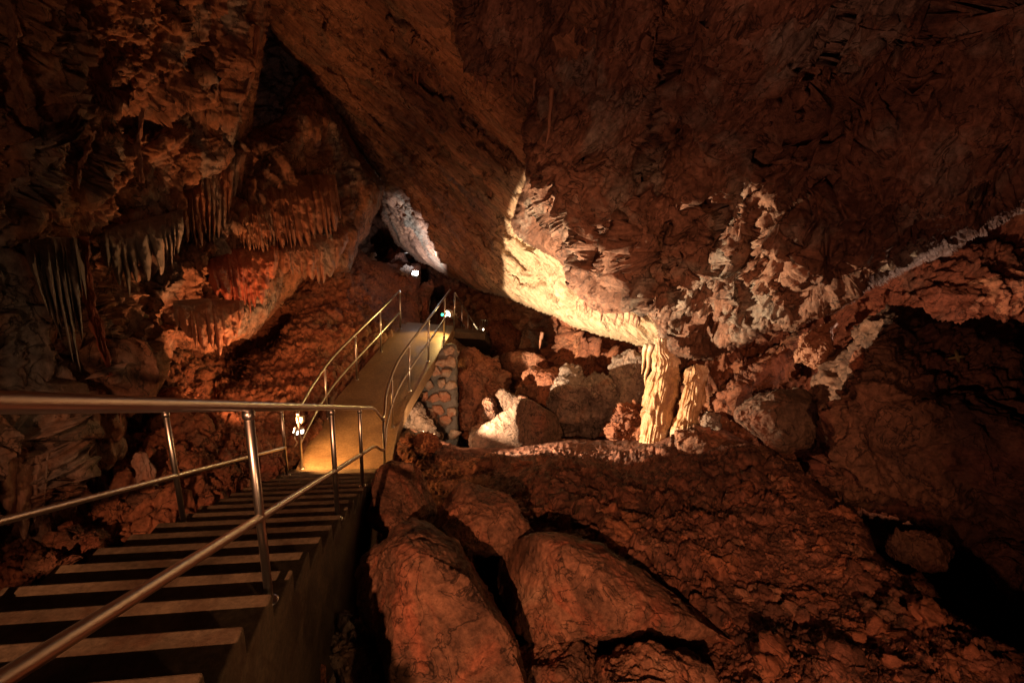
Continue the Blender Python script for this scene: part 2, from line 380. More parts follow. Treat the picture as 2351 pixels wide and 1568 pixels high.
M_left = rock('flowstone_rock', [(.3, (.11, .055, .035)), (.45, (.26, .12, .07)), (.58, (.36, .17, .09)), (.75, (.34, .27, .20))], stain=(.27, .24, .21), aniso=(1, 1, .55))
M_red = rock('red_clay', [(.3, (.13, .05, .03)), (.5, (.26, .095, .05)), (.7, (.38, .16, .08))], stain=(.20, .10, .06), rough=(.6, .95), fine=1.3, bump=.5)
M_floor = rock('rubble_earth', [(.3, (.08, .034, .022)), (.5, (.17, .066, .040)), (.7, (.30, .13, .08))], stain=(.12, .055, .036), rough=(.6, .95), bump=.6, cells=9)
M_boul = rock('boulder_rock', [(.34, (.08, .038, .025)), (.48, (.20, .095, .058)), (.6, (.34, .155, .09)), (.74, (.44, .27, .17))], stain=(.36, .11, .06), rough=(.5, .9), bump=.7, scale=1.5)
M_slab = rock('slab_rock', [(.3, (.065, .038, .027)), (.5, (.11, .065, .044)), (.7, (.155, .095, .065))], stain=(.22, .09, .055))
M_dkb = rock('dark_boulder_rock', [(.3, (.08, .042, .03)), (.5, (.17, .085, .052)), (.66, (.26, .125, .075)), (.78, (.24, .16, .10))], stain=(.16, .06, .04), bump=.6)
M_grey = rock('grey_rock', [(.3, (.14, .105, .085)), (.5, (.26, .19, .15)), (.7, (.38, .27, .20))], stain=(.30, .16, .10))
M_lime = rock('flowstone_pale', [(.3, (.32, .16, .075)), (.5, (.56, .33, .165)), (.7, (.70, .49, .30))], rough=(.35, .65), spec=.5, bump=.25, stain=(.70, .58, .42), veins=0, mottle=.6)
M_curt = rock('curtain_flowstone', [(.3, (.18, .075, .04)), (.5, (.34, .14, .075)), (.7, (.42, .22, .13))], stain=(.30, .24, .20), rough=(.35, .7), spec=.5, aniso=(1, 1, .3), veins=0, mottle=.6)
M_curtred = rock('red_flowstone', [(.3, (.26, .06, .035)), (.5, (.42, .11, .055)), (.7, (.48, .20, .10))], rough=(.35, .7), spec=.5, aniso=(1, 1, .3), veins=0, mottle=.6)
M_curtgrey = rock('grey_flowstone', [(.3, (.16, .13, .11)), (.5, (.28, .235, .20)), (.7, (.40, .33, .27))], rough=(.35, .7), spec=.5, aniso=(1, 1, .3), veins=0, mottle=.6)
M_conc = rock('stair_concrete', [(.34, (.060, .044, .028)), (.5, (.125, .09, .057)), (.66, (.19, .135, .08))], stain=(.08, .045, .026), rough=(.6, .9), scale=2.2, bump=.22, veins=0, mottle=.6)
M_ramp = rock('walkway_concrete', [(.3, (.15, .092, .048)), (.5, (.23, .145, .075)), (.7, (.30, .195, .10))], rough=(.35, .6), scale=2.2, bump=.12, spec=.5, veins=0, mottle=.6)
M_mort = rock('mortar', [(.3, (.12, .11, .10)), (.5, (.20, .18, .165)), (.7, (.28, .25, .22))], scale=4, bump=.5, veins=0, mottle=.6)
M_stone = rock('wall_stone', [(.3, (.26, .15, .10)), (.5, (.44, .30, .22)), (.7, (.60, .47, .37))], scale=3, stain=(.44, .20, .12), bump=.4, veins=0, mottle=.6)
M_patch = rock('yellow_mineral', [(.3, (.28, .22, .09)), (.7, (.42, .34, .15))], scale=4, veins=0, mottle=.6)
def steel():
    m, nt, b = nodes('brushed_steel'); N = nt.nodes.new; L = nt.links.new
    b.inputs['Metallic'].default_value = 1; b.inputs['Base Color'].default_value = (.62, .58, .53, 1)
    n = N('ShaderNodeTexNoise'); n.inputs['Scale'].default_value = 30; n.inputs['Detail'].default_value = 5
    r = N('ShaderNodeMapRange'); r.inputs['To Min'].default_value = .24; r.inputs['To Max'].default_value = .42; L(n.outputs['Fac'], r.inputs[0]); L(r.outputs[0], b.inputs['Roughness'])
    return m
M_steel = steel()
def plain(name, c, rough=.5, metal=0):
    m, nt, b = nodes(name); N = nt.nodes.new; L = nt.links.new
    n = N('ShaderNodeTexNoise'); n.inputs['Scale'].default_value = 25; mx = N('ShaderNodeMix'); mx.data_type = 'RGBA'; mx.blend_type = 'MULTIPLY'; mx.inputs[0].default_value = .3
    L(n.outputs['Fac'], mx.inputs[7]); mx.inputs[6].default_value = (*c, 1); L(mx.outputs[2], b.inputs['Base Color'])
    b.inputs['Roughness'].default_value = rough; b.inputs['Metallic'].default_value = metal
    return m
def glow(name, c, s):
    m, nt, b = nodes(name); b.inputs['Base Color'].default_value = (*c, 1); b.inputs['Emission Color'].default_value = (*c, 1); b.inputs['Emission Strength'].default_value = s
    return m
M_house = plain('lamp_housing', (.55, .50, .40), .5); M_cable = plain('cable_cream', (.72, .64, .45), .5); M_dark = plain('dark_metal', (.06, .06, .06), .5)
M_warmglow = glow('lamp_glow', (1, .86, .60), 14); M_coolglow = glow('white_lamp_glow', (.9, .95, 1), 60); M_green = glow('green_led', (.05, 1, .45), 6)

# ------------------------------------------------------------------ the cave shell
def axes(e1, e2, s):
    """stretch matrix: direction e1 compressed s[0], e2 s[1], third s[2]"""
    e1 = np.array(e1, float); e1 /= np.linalg.norm(e1); e2 = np.array(e2, float); e2 -= e1 * (e1 @ e2); e2 /= np.linalg.norm(e2); e3 = np.cross(e1, e2)
    return np.diag(s) @ np.stack([e1, e2, e3])
# direction of the strata on the big roof slab
_s1 = at(1250, 560, 9.8) - at(850, 180, 8.6)
A_slab = axes(_s1, (0, 0, 1), (.22, 1, 1))
def d_slab(V):
    return rockdisp(V, 1.0, .20, 3, A_slab, crack=.6, cw=.06, levels=5, warp=.2, fine=.12, gain=.58, facet=.6) + .05 * fbm(V * .9, 3, 71)
ceil_poly = [(560, -260), (600, 20), (640, 100), (690, 150), (740, 225), (800, 320), (858, 425), (875, 500), (915, 560), (960, 602), (1060, 650), (1180, 692), (1300, 742), (1400, 772), (1485, 803), (1560, 800), (1640, 500), (1640, -260)]
ceil_ctrl = [(560, -260, 7.5), (640, 60, 9), (700, 160, 10.5), (800, 320, 13), (860, 430, 15), (960, 595, 14.6), (1060, 645, 13.4), (1180, 690, 12.2), (1300, 740, 11.2), (1480, 795, 10.4), (1560, 790, 10.3),
             (1180, 570, 11.2), (1230, 420, 9.8), (1000, 400, 11.2), (1100, 250, 8.8), (850, 150, 9.2), (1000, 0, 6.2), (1300, 0, 5.2), (1000, -260, 4.6), (1600, -260, 4.0), (1300, 600, 10.6), (1440, 700, 9.9), (1400, 300, 8)]
ceil_f = [([(784, 300), (900, 400), (1030, 490)], 9, -.16), ([(927, 333), (1037, 433), (1120, 520)], 9, -.18), ([(1060, 277), (1117, 337), (1190, 440)], 6, -.14), ([(1124, 207), (1184, 277), (1245, 345)], 14, -.5),
          ([(850, 60), (980, 190), (1100, 330)], 6, -.12), ([(760, 160), (900, 300)], 7, -.14), ([(1090, 590), (1130, 640), (1180, 690)], 9, .10), ([(1000, 380), (1060, 450), (1110, 520)], 5, -.12), ([(880, 60), (935, 170)], 7, .12)]
_rc = random.Random(21)
for _k in range(26):
    x_, y_ = _rc.uniform(720, 1160), _rc.uniform(-40, 560); L_ = _rc.uniform(60, 190); sl_ = _rc.uniform(.75, 1.15); m_ = _rc.uniform(-18, 18)
    ceil_f.append(([(x_, y_), (x_ + L_ * .5 + m_, y_ + L_ * .5 * sl_), (x_ + L_, y_ + L_ * sl_)], _rc.uniform(5, 10), -_rc.uniform(.18, .4) if _k % 4 else .16))
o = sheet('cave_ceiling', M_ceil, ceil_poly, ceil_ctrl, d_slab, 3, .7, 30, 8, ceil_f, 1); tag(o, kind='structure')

# hanging mass and right-hand roof
def d_right(V):
    return rockdisp(V, 1.4, .36, 17, axes((.3, .2, 1), (1, 0, 0), (.42, 1, 1)), crack=.5, cw=.06, levels=5, warp=.3, fine=.12, gain=.60, facet=.55)
right_poly = [(985, -260), (1045, 0), (1060, 110), (1090, 185), (1225, 200), (1215, 330), (1195, 440), (1172, 505), (1188, 545), (1285, 596), (1306, 622), (1318, 662), (1365, 686), (1440, 704), (1490, 724), (1505, 790), (1550, 828), (1640, 834), (1745, 770), (1850, 742),
              (2000, 670), (2080, 618), (2200, 565), (2351, 490), (2620, 400), (2620, -260)]
right_ctrl = [(985, -260, 4.3), (1060, 100, 6.2), (1225, 195, 6.6), (1190, 520, 9.7), (1270, 590, 9.4), (1210, 400, 8.5), (1320, 690, 8.8), (1490, 740, 9.2), (1560, 825, 9.8), (1640, 830, 9.5), (1850, 740, 6.8), (2080, 640, 5.9), (2351, 540, 5.2), (2620, 470, 4.5),
              (1700, 600, 6.7), (1500, 550, 7.2), (1400, 620, 7.4), (1400, 300, 6.6), (1600, 250, 6.0), (2000, 400, 5.4), (2300, 300, 4.5), (2300, 0, 3.6), (1800, 0, 4.3), (1400, 0, 5.1), (2620, -260, 2.8), (1500, -260, 4), (1700, 420, 6.2)]
right_f = [([(1557, -20), (1534, 133), (1507, 233), (1501, 333), (1477, 400)], 11, -.55), ([(1710, -20), (1677, 100), (1620, 180), (1567, 247)], 13, -.5), ([(1810, 153), (1774, 267), (1747, 367)], 8, -.3),
           ([(2117, 187), (2034, 277), (1967, 373), (1900, 443), (1784, 510)], 16, -.55), ([(1827, 250), (1900, 267), (1934, 247)], 7, -.25), ([(1090, 20), (1120, 100), (1150, 170)], 8, -.25), ([(1330, 440), (1380, 560), (1400, 690)], 10, -.35),
           ([(1440, 470), (1470, 590), (1480, 700)], 10, -.35), 
           ([(1230, 470), (1270, 530), (1310, 600)], 7, .16), ([(1290, 460), (1330, 560), (1350, 640)], 7, .16), ([(1390, 480), (1380, 590), (1375, 712)], 9, .34), ([(1420, 500), (1430, 620), (1425, 722)], 8, .32), ([(1350, 520), (1345, 620), (1335, 700)], 8, .3), ([(1455, 500), (1462, 620), (1458, 728)], 8, .3), ([(1405, 560), (1402, 720)], 6, -.25), ([(1440, 560), (1444, 725)], 6, -.25), ([(1365, 540), (1360, 705)], 6, -.25), ([(1310, 600), (1330, 690)], 6, .2), ([(1360, 330), (1340, 420), (1400, 470)], 9, -.3), ([(1640, 330), (1600, 420), (1640, 560)], 10, -.35), ([(1750, 480), (1700, 600), (1720, 740)], 11, -.4), ([(1850, 560), (1800, 640), (1830, 720)], 10, -.35), ([(1560, 480), (1530, 600), (1560, 740)], 10, -.35),
           ([(1700, 560), (1760, 620), (1800, 660)], 12, -.35), ([(1600, 470), (1620, 560), (1590, 640)], 10, -.3), ([(2180, 0), (2120, 130)], 9, -.2), ([(1950, 30), (1900, 150), (1840, 230)], 7, -.2)]
o = sheet('cave_roof', M_right, right_poly, right_ctrl, d_right, 2.7, .9, 42, 16, right_f, 5); tag(o, kind='structure')

# upper left mass
_tw = at(800, 600, 11) - at(100, 600, 4.6); _tw[2] = 0; _tw /= np.linalg.norm(_tw)
def flutes(V, freq, seed, amp):
    q = V @ _tw; lowz = V * np.array([1, 1, .3])
    u = q * freq + .9 * fbm(lowz * .9, 3, seed) + .25 * fbm(lowz * 3.5, 2, seed + 3)
    fr = u - np.floor(u); cell = np.floor(u)
    a = _f01(_h(cell.astype(np.int64), np.zeros(len(V), np.int64), np.floor(V[:, 2] * .8 + 3 * _f01(_h(cell.astype(np.int64), cell.astype(np.int64), cell.astype(np.int64), seed))).astype(np.int64), seed + 5))
    m = np.clip(.5 + 1.8 * fbm(V * .55, 3, seed + 9), 0, 1)
    return amp * m * (.3 + a) * np.sin(np.pi * fr) ** .8
def d_left(V):
    return rockdisp(V, .5, .07, 36, None, crack=.3, levels=3, warp=.3, fine=.2, gain=.6) + flutes(V, 2.6, 177, .14) + flutes(V, 7, 187, .04) + rockdisp(V, 1.1, .20, 21, axes((.25, .3, 1), (1, 0, 0), (.45, 1, 1)), crack=.3, levels=5, warp=.45, fine=.15, gain=.62)
ul_poly = [(-320, -260), (640, -260), (612, 40), (600, 160), (580, 240), (556, 330), (490, 420), (380, 470), (220, 520), (120, 600), (-320, 760)]
ul_ctrl = [(-320, -260, 2.6), (640, -260, 6), (610, 60, 8), (580, 230, 8.3), (480, 400, 7.2), (220, 500, 5.4), (-320, 700, 3.2), (0, 300, 3.8), (0, 0, 3.6), (300, 100, 5.2), (300, 350, 5.6), (60, 200, 3.9), (100, 560, 4.6), (420, 150, 6.1)]
ul_f = [([(30, -20), (35, 100), (33, 200), (67, 290), (60, 380), (40, 500)], 16, .22), ([(150, 283), (142, 330), (130, 370), (87, 407), (90, 473)], 7, .16), ([(210, 307), (195, 360), (180, 393), (170, 430)], 6, .15), ([(147, 390), (117, 440), (115, 500)], 6, .15),
        ([(75, 60), (90, 180), (95, 300)], 14, .15), ([(70, 300), (40, 350)], 5, .1), ([(0, 120), (25, 60), (33, 20)], 6, .12), ([(170, 235), (185, 260), (215, 240)], 6, .1), ([(400, 0), (450, 120), (445, 200)], 12, -.4),
        ([(410, 60), (440, 110), (460, 180)], 8, .2), ([(590, 60), (585, 140), (560, 220), (545, 270)], 7, .18), ([(300, 290), (400, 260), (500, 300)], 25, -.5), ([(100, 260), (180, 230), (300, 200)], 8, -.2), ([(480, 180), (490, 260), (470, 300)], 14, .2)]
o = sheet('cave_wall', M_left, ul_poly, ul_ctrl, d_left, 3, .9, 50, 14, ul_f, 9); tag(o, kind='structure')

# lower left wall with the flowstone
ll_poly = [(-320, 560), (40, 590), (150, 540), (300, 450), (440, 370), (560, 300), (640, 270), (700, 142), (755, 225), (822, 335), (884, 425), (868, 480), (850, 520), (820, 565), (802, 622), (720, 632), (650, 690), (575, 775), (470, 806), (405, 800), (385, 870),
           (340, 930), (288, 960), (292, 1050), (220, 1120), (90, 1205), (-320, 1330)]
ll_ctrl = [(-320, 560, 3.0), (0, 800, 4.0), (0, 1150, 4.0), (-320, 1300, 3.0), (100, 640, 4.6), (250, 560, 5.6), (440, 380, 7.4), (560, 320, 8.4), (700, 160, 10.6), (800, 340, 11.4), (850, 430, 11.8), (800, 580, 10.8), (650, 600, 8.9), (560, 700, 7.8),
           (400, 790, 6.2), (300, 700, 6.1), (380, 860, 5.4), (290, 960, 5.1), (280, 1050, 5.1), (150, 950, 4.5), (150, 1120, 4.6), (450, 550, 7.2), (680, 420, 9.9), (720, 630, 9.8)]
ll_f = [([(700, 290), (630, 380), (550, 484), (533, 523), (443, 603), (383, 663), (333, 756), (300, 816), (260, 843)], 34, .28), ([(780, 480), (740, 540), (690, 560)], 12, .2),
        ([(190, 556), (200, 656), (227, 756), (255, 856)], 7, .28), ([(330, 620), (320, 700), (290, 780)], 22, -.4),
        ([(20, 590), (45, 680), (30, 780)], 9, -.25), ([(95, 585), (100, 690), (135, 780)], 9, .22), ([(60, 590), (70, 700), (95, 790)], 6, .2), ([(135, 575), (150, 690), (185, 790)], 8, .22), ([(-10, 640), (60, 660), (140, 640)], 8, -.18), ([(0, 740), (60, 730), (150, 750)], 8, -.2), ([(10, 980), (40, 1060), (50, 1150)], 6, .15), ([(60, 960), (70, 1060), (65, 1160)], 5, .14), ([(140, 1040), (180, 1020), (260, 1000)], 8, -.2), ([(0, 900), (100, 850), (200, 900)], 14, -.25)]
def d_ll(V):
    n = rockdisp(V, .9, .15, 31, axes((0, .1, 1), (1, 0, 0), (.3, 1, 1)), crack=.3, levels=5, warp=.45, fine=.35, gain=.58)
    return n + rockdisp(V, .42, .075, 35, None, crack=.3, levels=3, warp=.3, fine=.2, gain=.6) + flutes(V, 3.2, 77, .15) + flutes(V, 8.5, 87, .08) + .10 * fbm(V * 1.6, 3, 96)
o = sheet('cave_wall', M_left, ll_poly, ll_ctrl, d_ll, 2.7, 1.0, 55, 12, ll_f, 13); tag(o, kind='structure')

# back of the cave
def d_back(V): return rockdisp(V, 1.5, .4, 41, None, crack=.35, levels=5, warp=.4, fine=.12, gain=.58)
bk_poly = [(540, -60), (1000, 0), (1600, 450), (2700, 250), (2700, 1300), (1500, 1150), (900, 1050), (540, 1050)]
bk_ctrl = [(540, 250, 20), (640, 100, 28), (640, 250, 26), (800, 480, 22), (960, 560, 24), (900, 700, 19), (1050, 700, 20), (1150, 800, 20), (1250, 760, 16.5), (1300, 760, 12.6), (1400, 780, 12.6), (1480, 800, 12.3), (1400, 850, 12.4), (1480, 950, 12), (1250, 900, 13.5), (1250, 1000, 13),
           (1150, 900, 14.5), (1700, 800, 11.5), (1850, 900, 10.5), (1800, 700, 11.5), (2100, 700, 9.9), (2351, 640, 9.6), (2700, 600, 9.3), (2200, 900, 10), (1600, 950, 10.6), (700, 900, 16), (1100, 1050, 12), (1700, 1050, 9.5), (2000, 1200, 8)]
o = sheet('cave_wall', M_red, bk_poly, bk_ctrl, d_back, 3.4, .5, 30, 8, [([(1290, 740), (1350, 790), (1400, 800), (1450, 850)], 25, .5)], 17); tag(o, kind='structure')

# red slope left of the walkway and the hollow under the left wall
def stones(V, size, seed, warp=.3, flat=.5):
    """height of a bed of angular stones"""
    p = V / size; p = p + warp * np.stack([fbm(p * 1.2 + 9 * k, 2, seed + 61 + k) for k in range(3)], 1)
    W = worley(p, seed)
    e = np.clip((W['f2'] - W['f1']) / .28, 0, 1)
    return size * (np.sqrt(e) * (.30 + .35 * W['val'] + .35 * W['tilt']) + .10 * W['hi'])
def d_slope(V):
    m = np.clip(.5 + 1.4 * fbm(V * .9, 2, 121), 0, 1)
    return stones(V, .26, 8) * m + .8 * stones(V, .12, 9) + .7 * stones(V, .055, 10) + .18 * fbm(V * 1.1, 4, 63)
sl_poly = [(250, 780), (460, 740), (640, 640), (760, 560), (815, 560), (850, 600), (960, 610), (960, 760), (900, 800), (800, 900), (700, 1060), (620, 1110), (420, 1220), (250, 1260), (100, 1330), (-100, 1400), (-100, 1150), (250, 1000)]
sl_ctrl = [(700, 1070, 7.5), (660, 1080, 7.1), (750, 960, 8.9), (820, 875, 10.2), (920, 760, 12.2), (800, 620, 12.6), (900, 640, 14.2), (700, 700, 11), (600, 800, 10.2), (480, 850, 9), (560, 950, 7.8), (400, 950, 6.6), (300, 1000, 6.4), (450, 1120, 5.4), (300, 1200, 4.6), (100, 1300, 3.8), (-100, 1400, 3.2), (840, 600, 13.6), (960, 620, 15)]
o = sheet('rubble_slope', M_red, sl_poly, sl_ctrl, d_slope, 2.7, .4, 25, 10, [([(640, 740), (560, 800), (480, 900)], 40, -.5)], 23); tag(o, kind='structure')

# floor on the right
def d_floor(V):
    m = np.clip(.35 + 1.7 * fbm(V * .8, 2, 120), 0, 1); m2 = np.clip(.6 + 1.5 * fbm(V * 1.1, 2, 124), 0, 1)
    return .8 * stones(V, .26, 108) * m * m + 1.0 * stones(V, .11, 109) * m2 + 1.0 * stones(V, .05, 110) + .6 * stones(V, .026, 111) + .12 * fbm(V * 1.2, 3, 64)
fl_poly = [(640, 1900), (700, 1300), (860, 1080), (905, 1010), (940, 985), (1000, 1010), (1060, 1030), (1180, 1030), (1300, 1008), (1400, 1012), (1480, 1008), (1600, 975), (1660, 985), (1780, 1050), (1850, 1080), (1950, 1150), (1990, 1210), (2010, 1270), (2090, 1330), (2170, 1400), (2250, 1450), (2370, 1510), (2700, 1640), (2700, 1900)]
fl_ctrl = [(905, 1010, 8.2), (1000, 1010, 8.6), (1060, 1035, 8.5), (1300, 1010, 9.3), (1480, 1005, 9.6), (1620, 980, 9.2), (1700, 1060, 7.0), (1900, 1180, 5.5), (1300, 1150, 6.1), (1000, 1200, 6.8), (1150, 1200, 6.4), (1100, 1350, 5.9), (1250, 1400, 5.1), (1450, 1520, 4.1), (1400, 1400, 4.3), (1900, 1400, 4.0), (2200, 1450, 3.6), (2350, 1500, 3.2), (2000, 1568, 3.2),
           (1200, 1568, 4.5), (800, 1568, 5.2), (720, 1300, 6.6), (860, 1100, 7.9), (640, 1900, 4), (1500, 1900, 2.1), (2700, 1900, 1.8), (2700, 1500, 2.6), (1650, 1250, 5)]
o = sheet('cave_floor', M_floor, fl_poly, fl_ctrl, d_floor, 2.3, .7, 36, 9, [([(1480, 1010), (1600, 985), (1700, 1030)], 45, .25)], 29); tag(o, kind='structure')
# deep ground far below everything, seen through the gaps
gx, gy = np.meshgrid(np.linspace(-14, 16, 60), np.linspace(-4, 26, 60), indexing='ij')
gp = np.stack([gx.ravel(), gy.ravel(), np.full(gx.size, -7.2)], 1); gp[:, 2] += .6 * fbm(gp * .5, 4, 91)
o = link('ground', gp, gridfaces(60, 60), M_floor); tag(o, kind='structure')

# ------------------------------------------------------------------ staircase
YAW = -.1627; T = .3231; RI = .1517; X0 = -.7379; Y0 = 1.3727; H0 = 1.5723; WD = 1.36; NS = 17
S = np.array([math.sin(YAW), math.cos(YAW), 0]); A = np.array([math.cos(YAW), -math.sin(YAW), 0]); Z = np.array([0, 0, 1.])
def stair(al, ac, z): return S * al + A * ac + Z * z
def flight(name, mat, parent, org, s, a, k0, k1, t, r, w, under=.5, z0=0):
    """one solid flight of steps going down along s; tread k ends at org+s*k*t, z0-r*k"""
    prof = []
    for k in range(k0, k1 + 1):
        prof.append(((k - 1) * t, z0 - r * k)); prof.append((k * t, z0 - r * k))
    up = list(prof); n = len(up)
    lo = [(q[0], q[1] - under) for q in (up[0], up[-1])]
    poly = up + [lo[1], (up[-1][0] - .8 * under, lo[1][1] - .2 * under), (up[0][0], lo[0][1] - under * .6)]
    V = []
    for side in (0, 1):
        for (l, z) in poly: V.append(np.array(org) + s * l + a * (-w if side else 0) + Z * z)
    m = len(poly); Fs = [tuple(range(m)), tuple(range(2 * m - 1, m - 1, -1))]
    for i in range(m): j = (i + 1) % m; Fs.append((j, i, m + i, m + j))
    return bevel(link(name, np.array(V), Fs, mat, parent, smooth=False), .012, 3)
st = empty('staircase', tuple(stair(Y0 + NS * T, X0 - WD / 2, -H0 - RI * NS - .1))); tag(st, 'long straight flight of worn brown concrete steps going down to the walkway', 'staircase')
def part_of(o, root):
    o.parent = root; o.matrix_parent_inverse = Matrix.Translation(-Vector(root.location)); return o
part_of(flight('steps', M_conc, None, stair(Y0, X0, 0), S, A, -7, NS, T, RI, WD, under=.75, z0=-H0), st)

# ------------------------------------------------------------------ walkway (curved concrete ramp)
rc = smoothline([(-2.40, 6.35, -4.16), (-2.55, 7.5, -4.09), (-2.56, 8.3, -3.97), (-2.44, 9.3, -3.80), (-2.27, 10.35, -3.60), (-2.14, 11.45, -3.44), (-2.10, 12.05, -3.40)], 72)
tg = np.gradient(rc, axis=0); tg[:, 2] = 0; tg /= np.linalg.norm(tg, axis=1, keepdims=True); sd = np.stack([tg[:, 1], -tg[:, 0], 0 * tg[:, 0]], 1)
wl = np.linspace(.66, .66, len(rc)); wr = np.linspace(.72, .66, len(rc))
ring = []
for k in range(len(rc)):
    l = rc[k] - sd[k] * wl[k]; r_ = rc[k] + sd[k] * wr[k]; th = .26
    ring.append([l, r_, r_ - Z * th, l - Z * th])
RV = np.array(ring).reshape(-1, 3); Fs = []
for k in range(len(rc) - 1):
    for j in range(4): Fs.append((k * 4 + j, k * 4 + (j + 1) % 4, k * 4 + 4 + (j + 1) % 4, k * 4 + 4 + j))
Fs += [(0, 1, 2, 3)[::-1], tuple(len(RV) - 4 + j for j in range(4))]
wk = empty('walkway', tuple(rc[36] - Z * .3)); tag(wk, 'smooth sloping concrete walkway curving up to a landing', 'walkway')
part_of(bevel(link('deck', RV, Fs, M_ramp, smooth=False), .012, 2), wk)

# ------------------------------------------------------------------ railings
def railing(name, label, tops, mids, posts, r_top=.0225, r_mid=.0205, r_post=.0205, group=None, sub=True):
    base = np.array(posts[0][0]); root = empty(name, tuple(base)); tag(root, label, 'railing', group)
    for q in tops: part_of(tube('handrail', q, r_top, M_steel), root)
    for q in mids: part_of(tube('mid_rail', q, r_mid, M_steel), root)
    for b, t in posts:
        p = part_of(tube('post', [b, t], r_post, M_steel), root)
        if sub:
            V, Fc = tube_arrays([np.array(b) - Z * .005, np.array(b) + Z * .004, np.array(b) + Z * .008], [.042, .042, .03], 18)
            f = link('foot_flange', V, Fc, M_steel); f.parent = p
            V, Fc = tube_arrays([np.array(t) - Z * .05, np.array(t) - Z * .045, np.array(t) - Z * .02, np.array(t) - Z * .012], [.021, .027, .027, .021], 14)
            f = link('collar', V, Fc, M_steel); f.parent = p
    return root
HT = .955; HM = .385
def nz(q): return -H0 - RI * q
def tread(q): return -H0 - RI * math.ceil(q - 1e-6)
IN = .058
def srail(ac, h, q0, q1): return [stair(Y0 + q * T, ac, nz(q) + h) for q in np.linspace(q0, q1, 24)]
# right railing: stairs, bend, along the walkway, to the landing
acR = X0 - IN; acL = X0 - 1.3151 + IN
def rpt(i, side, inset, h):
    w = wr[i] if side > 0 else wl[i]
    return rc[i] + sd[i] * side * (w - inset) + Z * h
idx = lambda y: int(np.argmin(np.abs(rc[:, 1] - y)))
rampR = [rpt(i, 1, .11, .93) for i in range(idx(6.9), len(rc) - 3)]
rampRm = [rpt(i, 1, .11, .42) for i in range(idx(6.9), len(rc) - 3)]
pb = rpt(idx(6.47), 1, .09, 0)
topbend = smoothline([stair(Y0 + 15.5 * T, acR, nz(15.5) + HT), pb + Z * .86, rampR[0]], 14)[1:-1]
midbend = smoothline([stair(Y0 + 15.5 * T, acR, nz(15.5) + HM), pb + Z * .36, rampRm[0]], 14)[1:-1]
postsR = [(stair(Y0 + q * T, acR, tread(q)), stair(Y0 + q * T, acR, nz(q) + HT - .01)) for q in (2.35, 7.45, 11.8)]
postsR += [(pb, pb + Z * .86)]
for y in (7.75, 8.95, 10.1, 11.3): i = idx(y); postsR.append((rpt(i, 1, .11, 0), rpt(i, 1, .11, .92)))
railing('stair_railing', 'polished steel railing beside the boulders, running down the stairs and bending along the walkway', [srail(acR, HT, -6, 15) + list(topbend) + rampR], [srail(acR, HM, -6, 15) + list(midbend) + rampRm], postsR)
postsL = [(stair(Y0 + q * T, acL, tread(q)), stair(Y0 + q * T, acL, nz(q) + HT - .01)) for q in (1.9, 7.45, 15.7)]
railing('stair_railing', 'steel stair railing on the side towards the fluted cave wall, ending at the rail lamp', [srail(acL, HT, -6, 15.75)], [srail(acL, HM, -6, 15.75)], postsL)
rampL = [rpt(i, -1, .09, .93) for i in range(idx(6.5), idx(11.55))]; rampLm = [rpt(i, -1, .09, .42) for i in range(idx(6.5), idx(11.55))]
postsLr = [(rpt(idx(y), -1, .09, 0), rpt(idx(y), -1, .09, .92)) for y in (6.5, 7.9, 9.15, 10.3, 11.5)]
railing('walkway_railing', 'curved steel railing along the walkway edge beside the red rubble slope', [rampL], [rampLm], postsLr)

# far stairs going down from the landing
e0 = at(1037, 757, 12.4); e1 = at(1090, 812, 18.0)
dv = (e1 - e0); dh = np.array([dv[0], dv[1], 0]); LH = np.linalg.norm(dh); dh /= LH; da = np.array([dh[1], -dh[0], 0])
n_far = 16; tf = LH / n_far; rf = -dv[2] / n_far
fs = empty('staircase', tuple(e1)); tag(fs, 'distant narrow steps descending from the walkway landing towards the dark passage', 'staircase')
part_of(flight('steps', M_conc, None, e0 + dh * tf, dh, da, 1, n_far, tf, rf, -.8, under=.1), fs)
def far_rail(label, q0, q1, ns, off, group=None):
    P0 = e0 + dv * q0 + da * off; P1 = e0 + dv * q1 + da * off
    ps = [P0 + (P1 - P0) * k / (ns - 1) for k in range(ns)]
    return railing('stair_railing', label, [[p + Z * .93 for p in ps]], [[p + Z * .42 for p in ps]], [(p, p + Z * .92) for p in ps], sub=False)
far_rail('steel railing of the distant stairs slanting down from the walkway landing', 0.0, 1.0, 5, .06)
g0 = at(1101, 790, 18.6); g1 = at(1116, 800, 16.4)
far2 = [g0 + (g1 - g0) * k / 3 for k in range(4)]
railing('stair_railing', 'short distant steel railing seen almost end on beside the far lamps', [[p + Z * .95 for p in far2]], [[p + Z * .45 for p in far2]], [(p, p + Z * .94) for p in far2], sub=False)

# ------------------------------------------------------------------ stone wall carrying the walkway
sw = empty('stone_wall', tuple(at(1010, 1020, 10.9))); tag(sw, 'rubble stone wall with grey mortar carrying the walkway', 'wall')
wl_out = [(1032, 786), (1049, 792), (1050, 900), (1052, 1036), (1000, 1030), (960, 1000), (945, 930), (960, 880), (985, 838), (1010, 805)]
o = boulder('mortar_core', M_mort, wl_out, 11.3, .38, lambda V: .03 * fbm(V * 9, 4, 5), block=.22); part_of(o, sw)
for k in ('category', 'label'):
    if k in o: del o[k]
rng = random.Random(4)
stones = []
poly = np.array(wl_out)
yy = 800
SP = []
for row in range(9):
    y = 802 + row * 28
    for j in range(5):
        x = 944 + j * 27 + (13 if row % 2 else 0) + rng.uniform(-5, 5); yj = y + rng.uniform(-6, 6)
        if polydist(np.array([x]), np.array([yj]), wl_out)[0] > 4: SP.append((x, yj, rng.uniform(10, 16.5), rng.uniform(9, 14)))
bigs = []
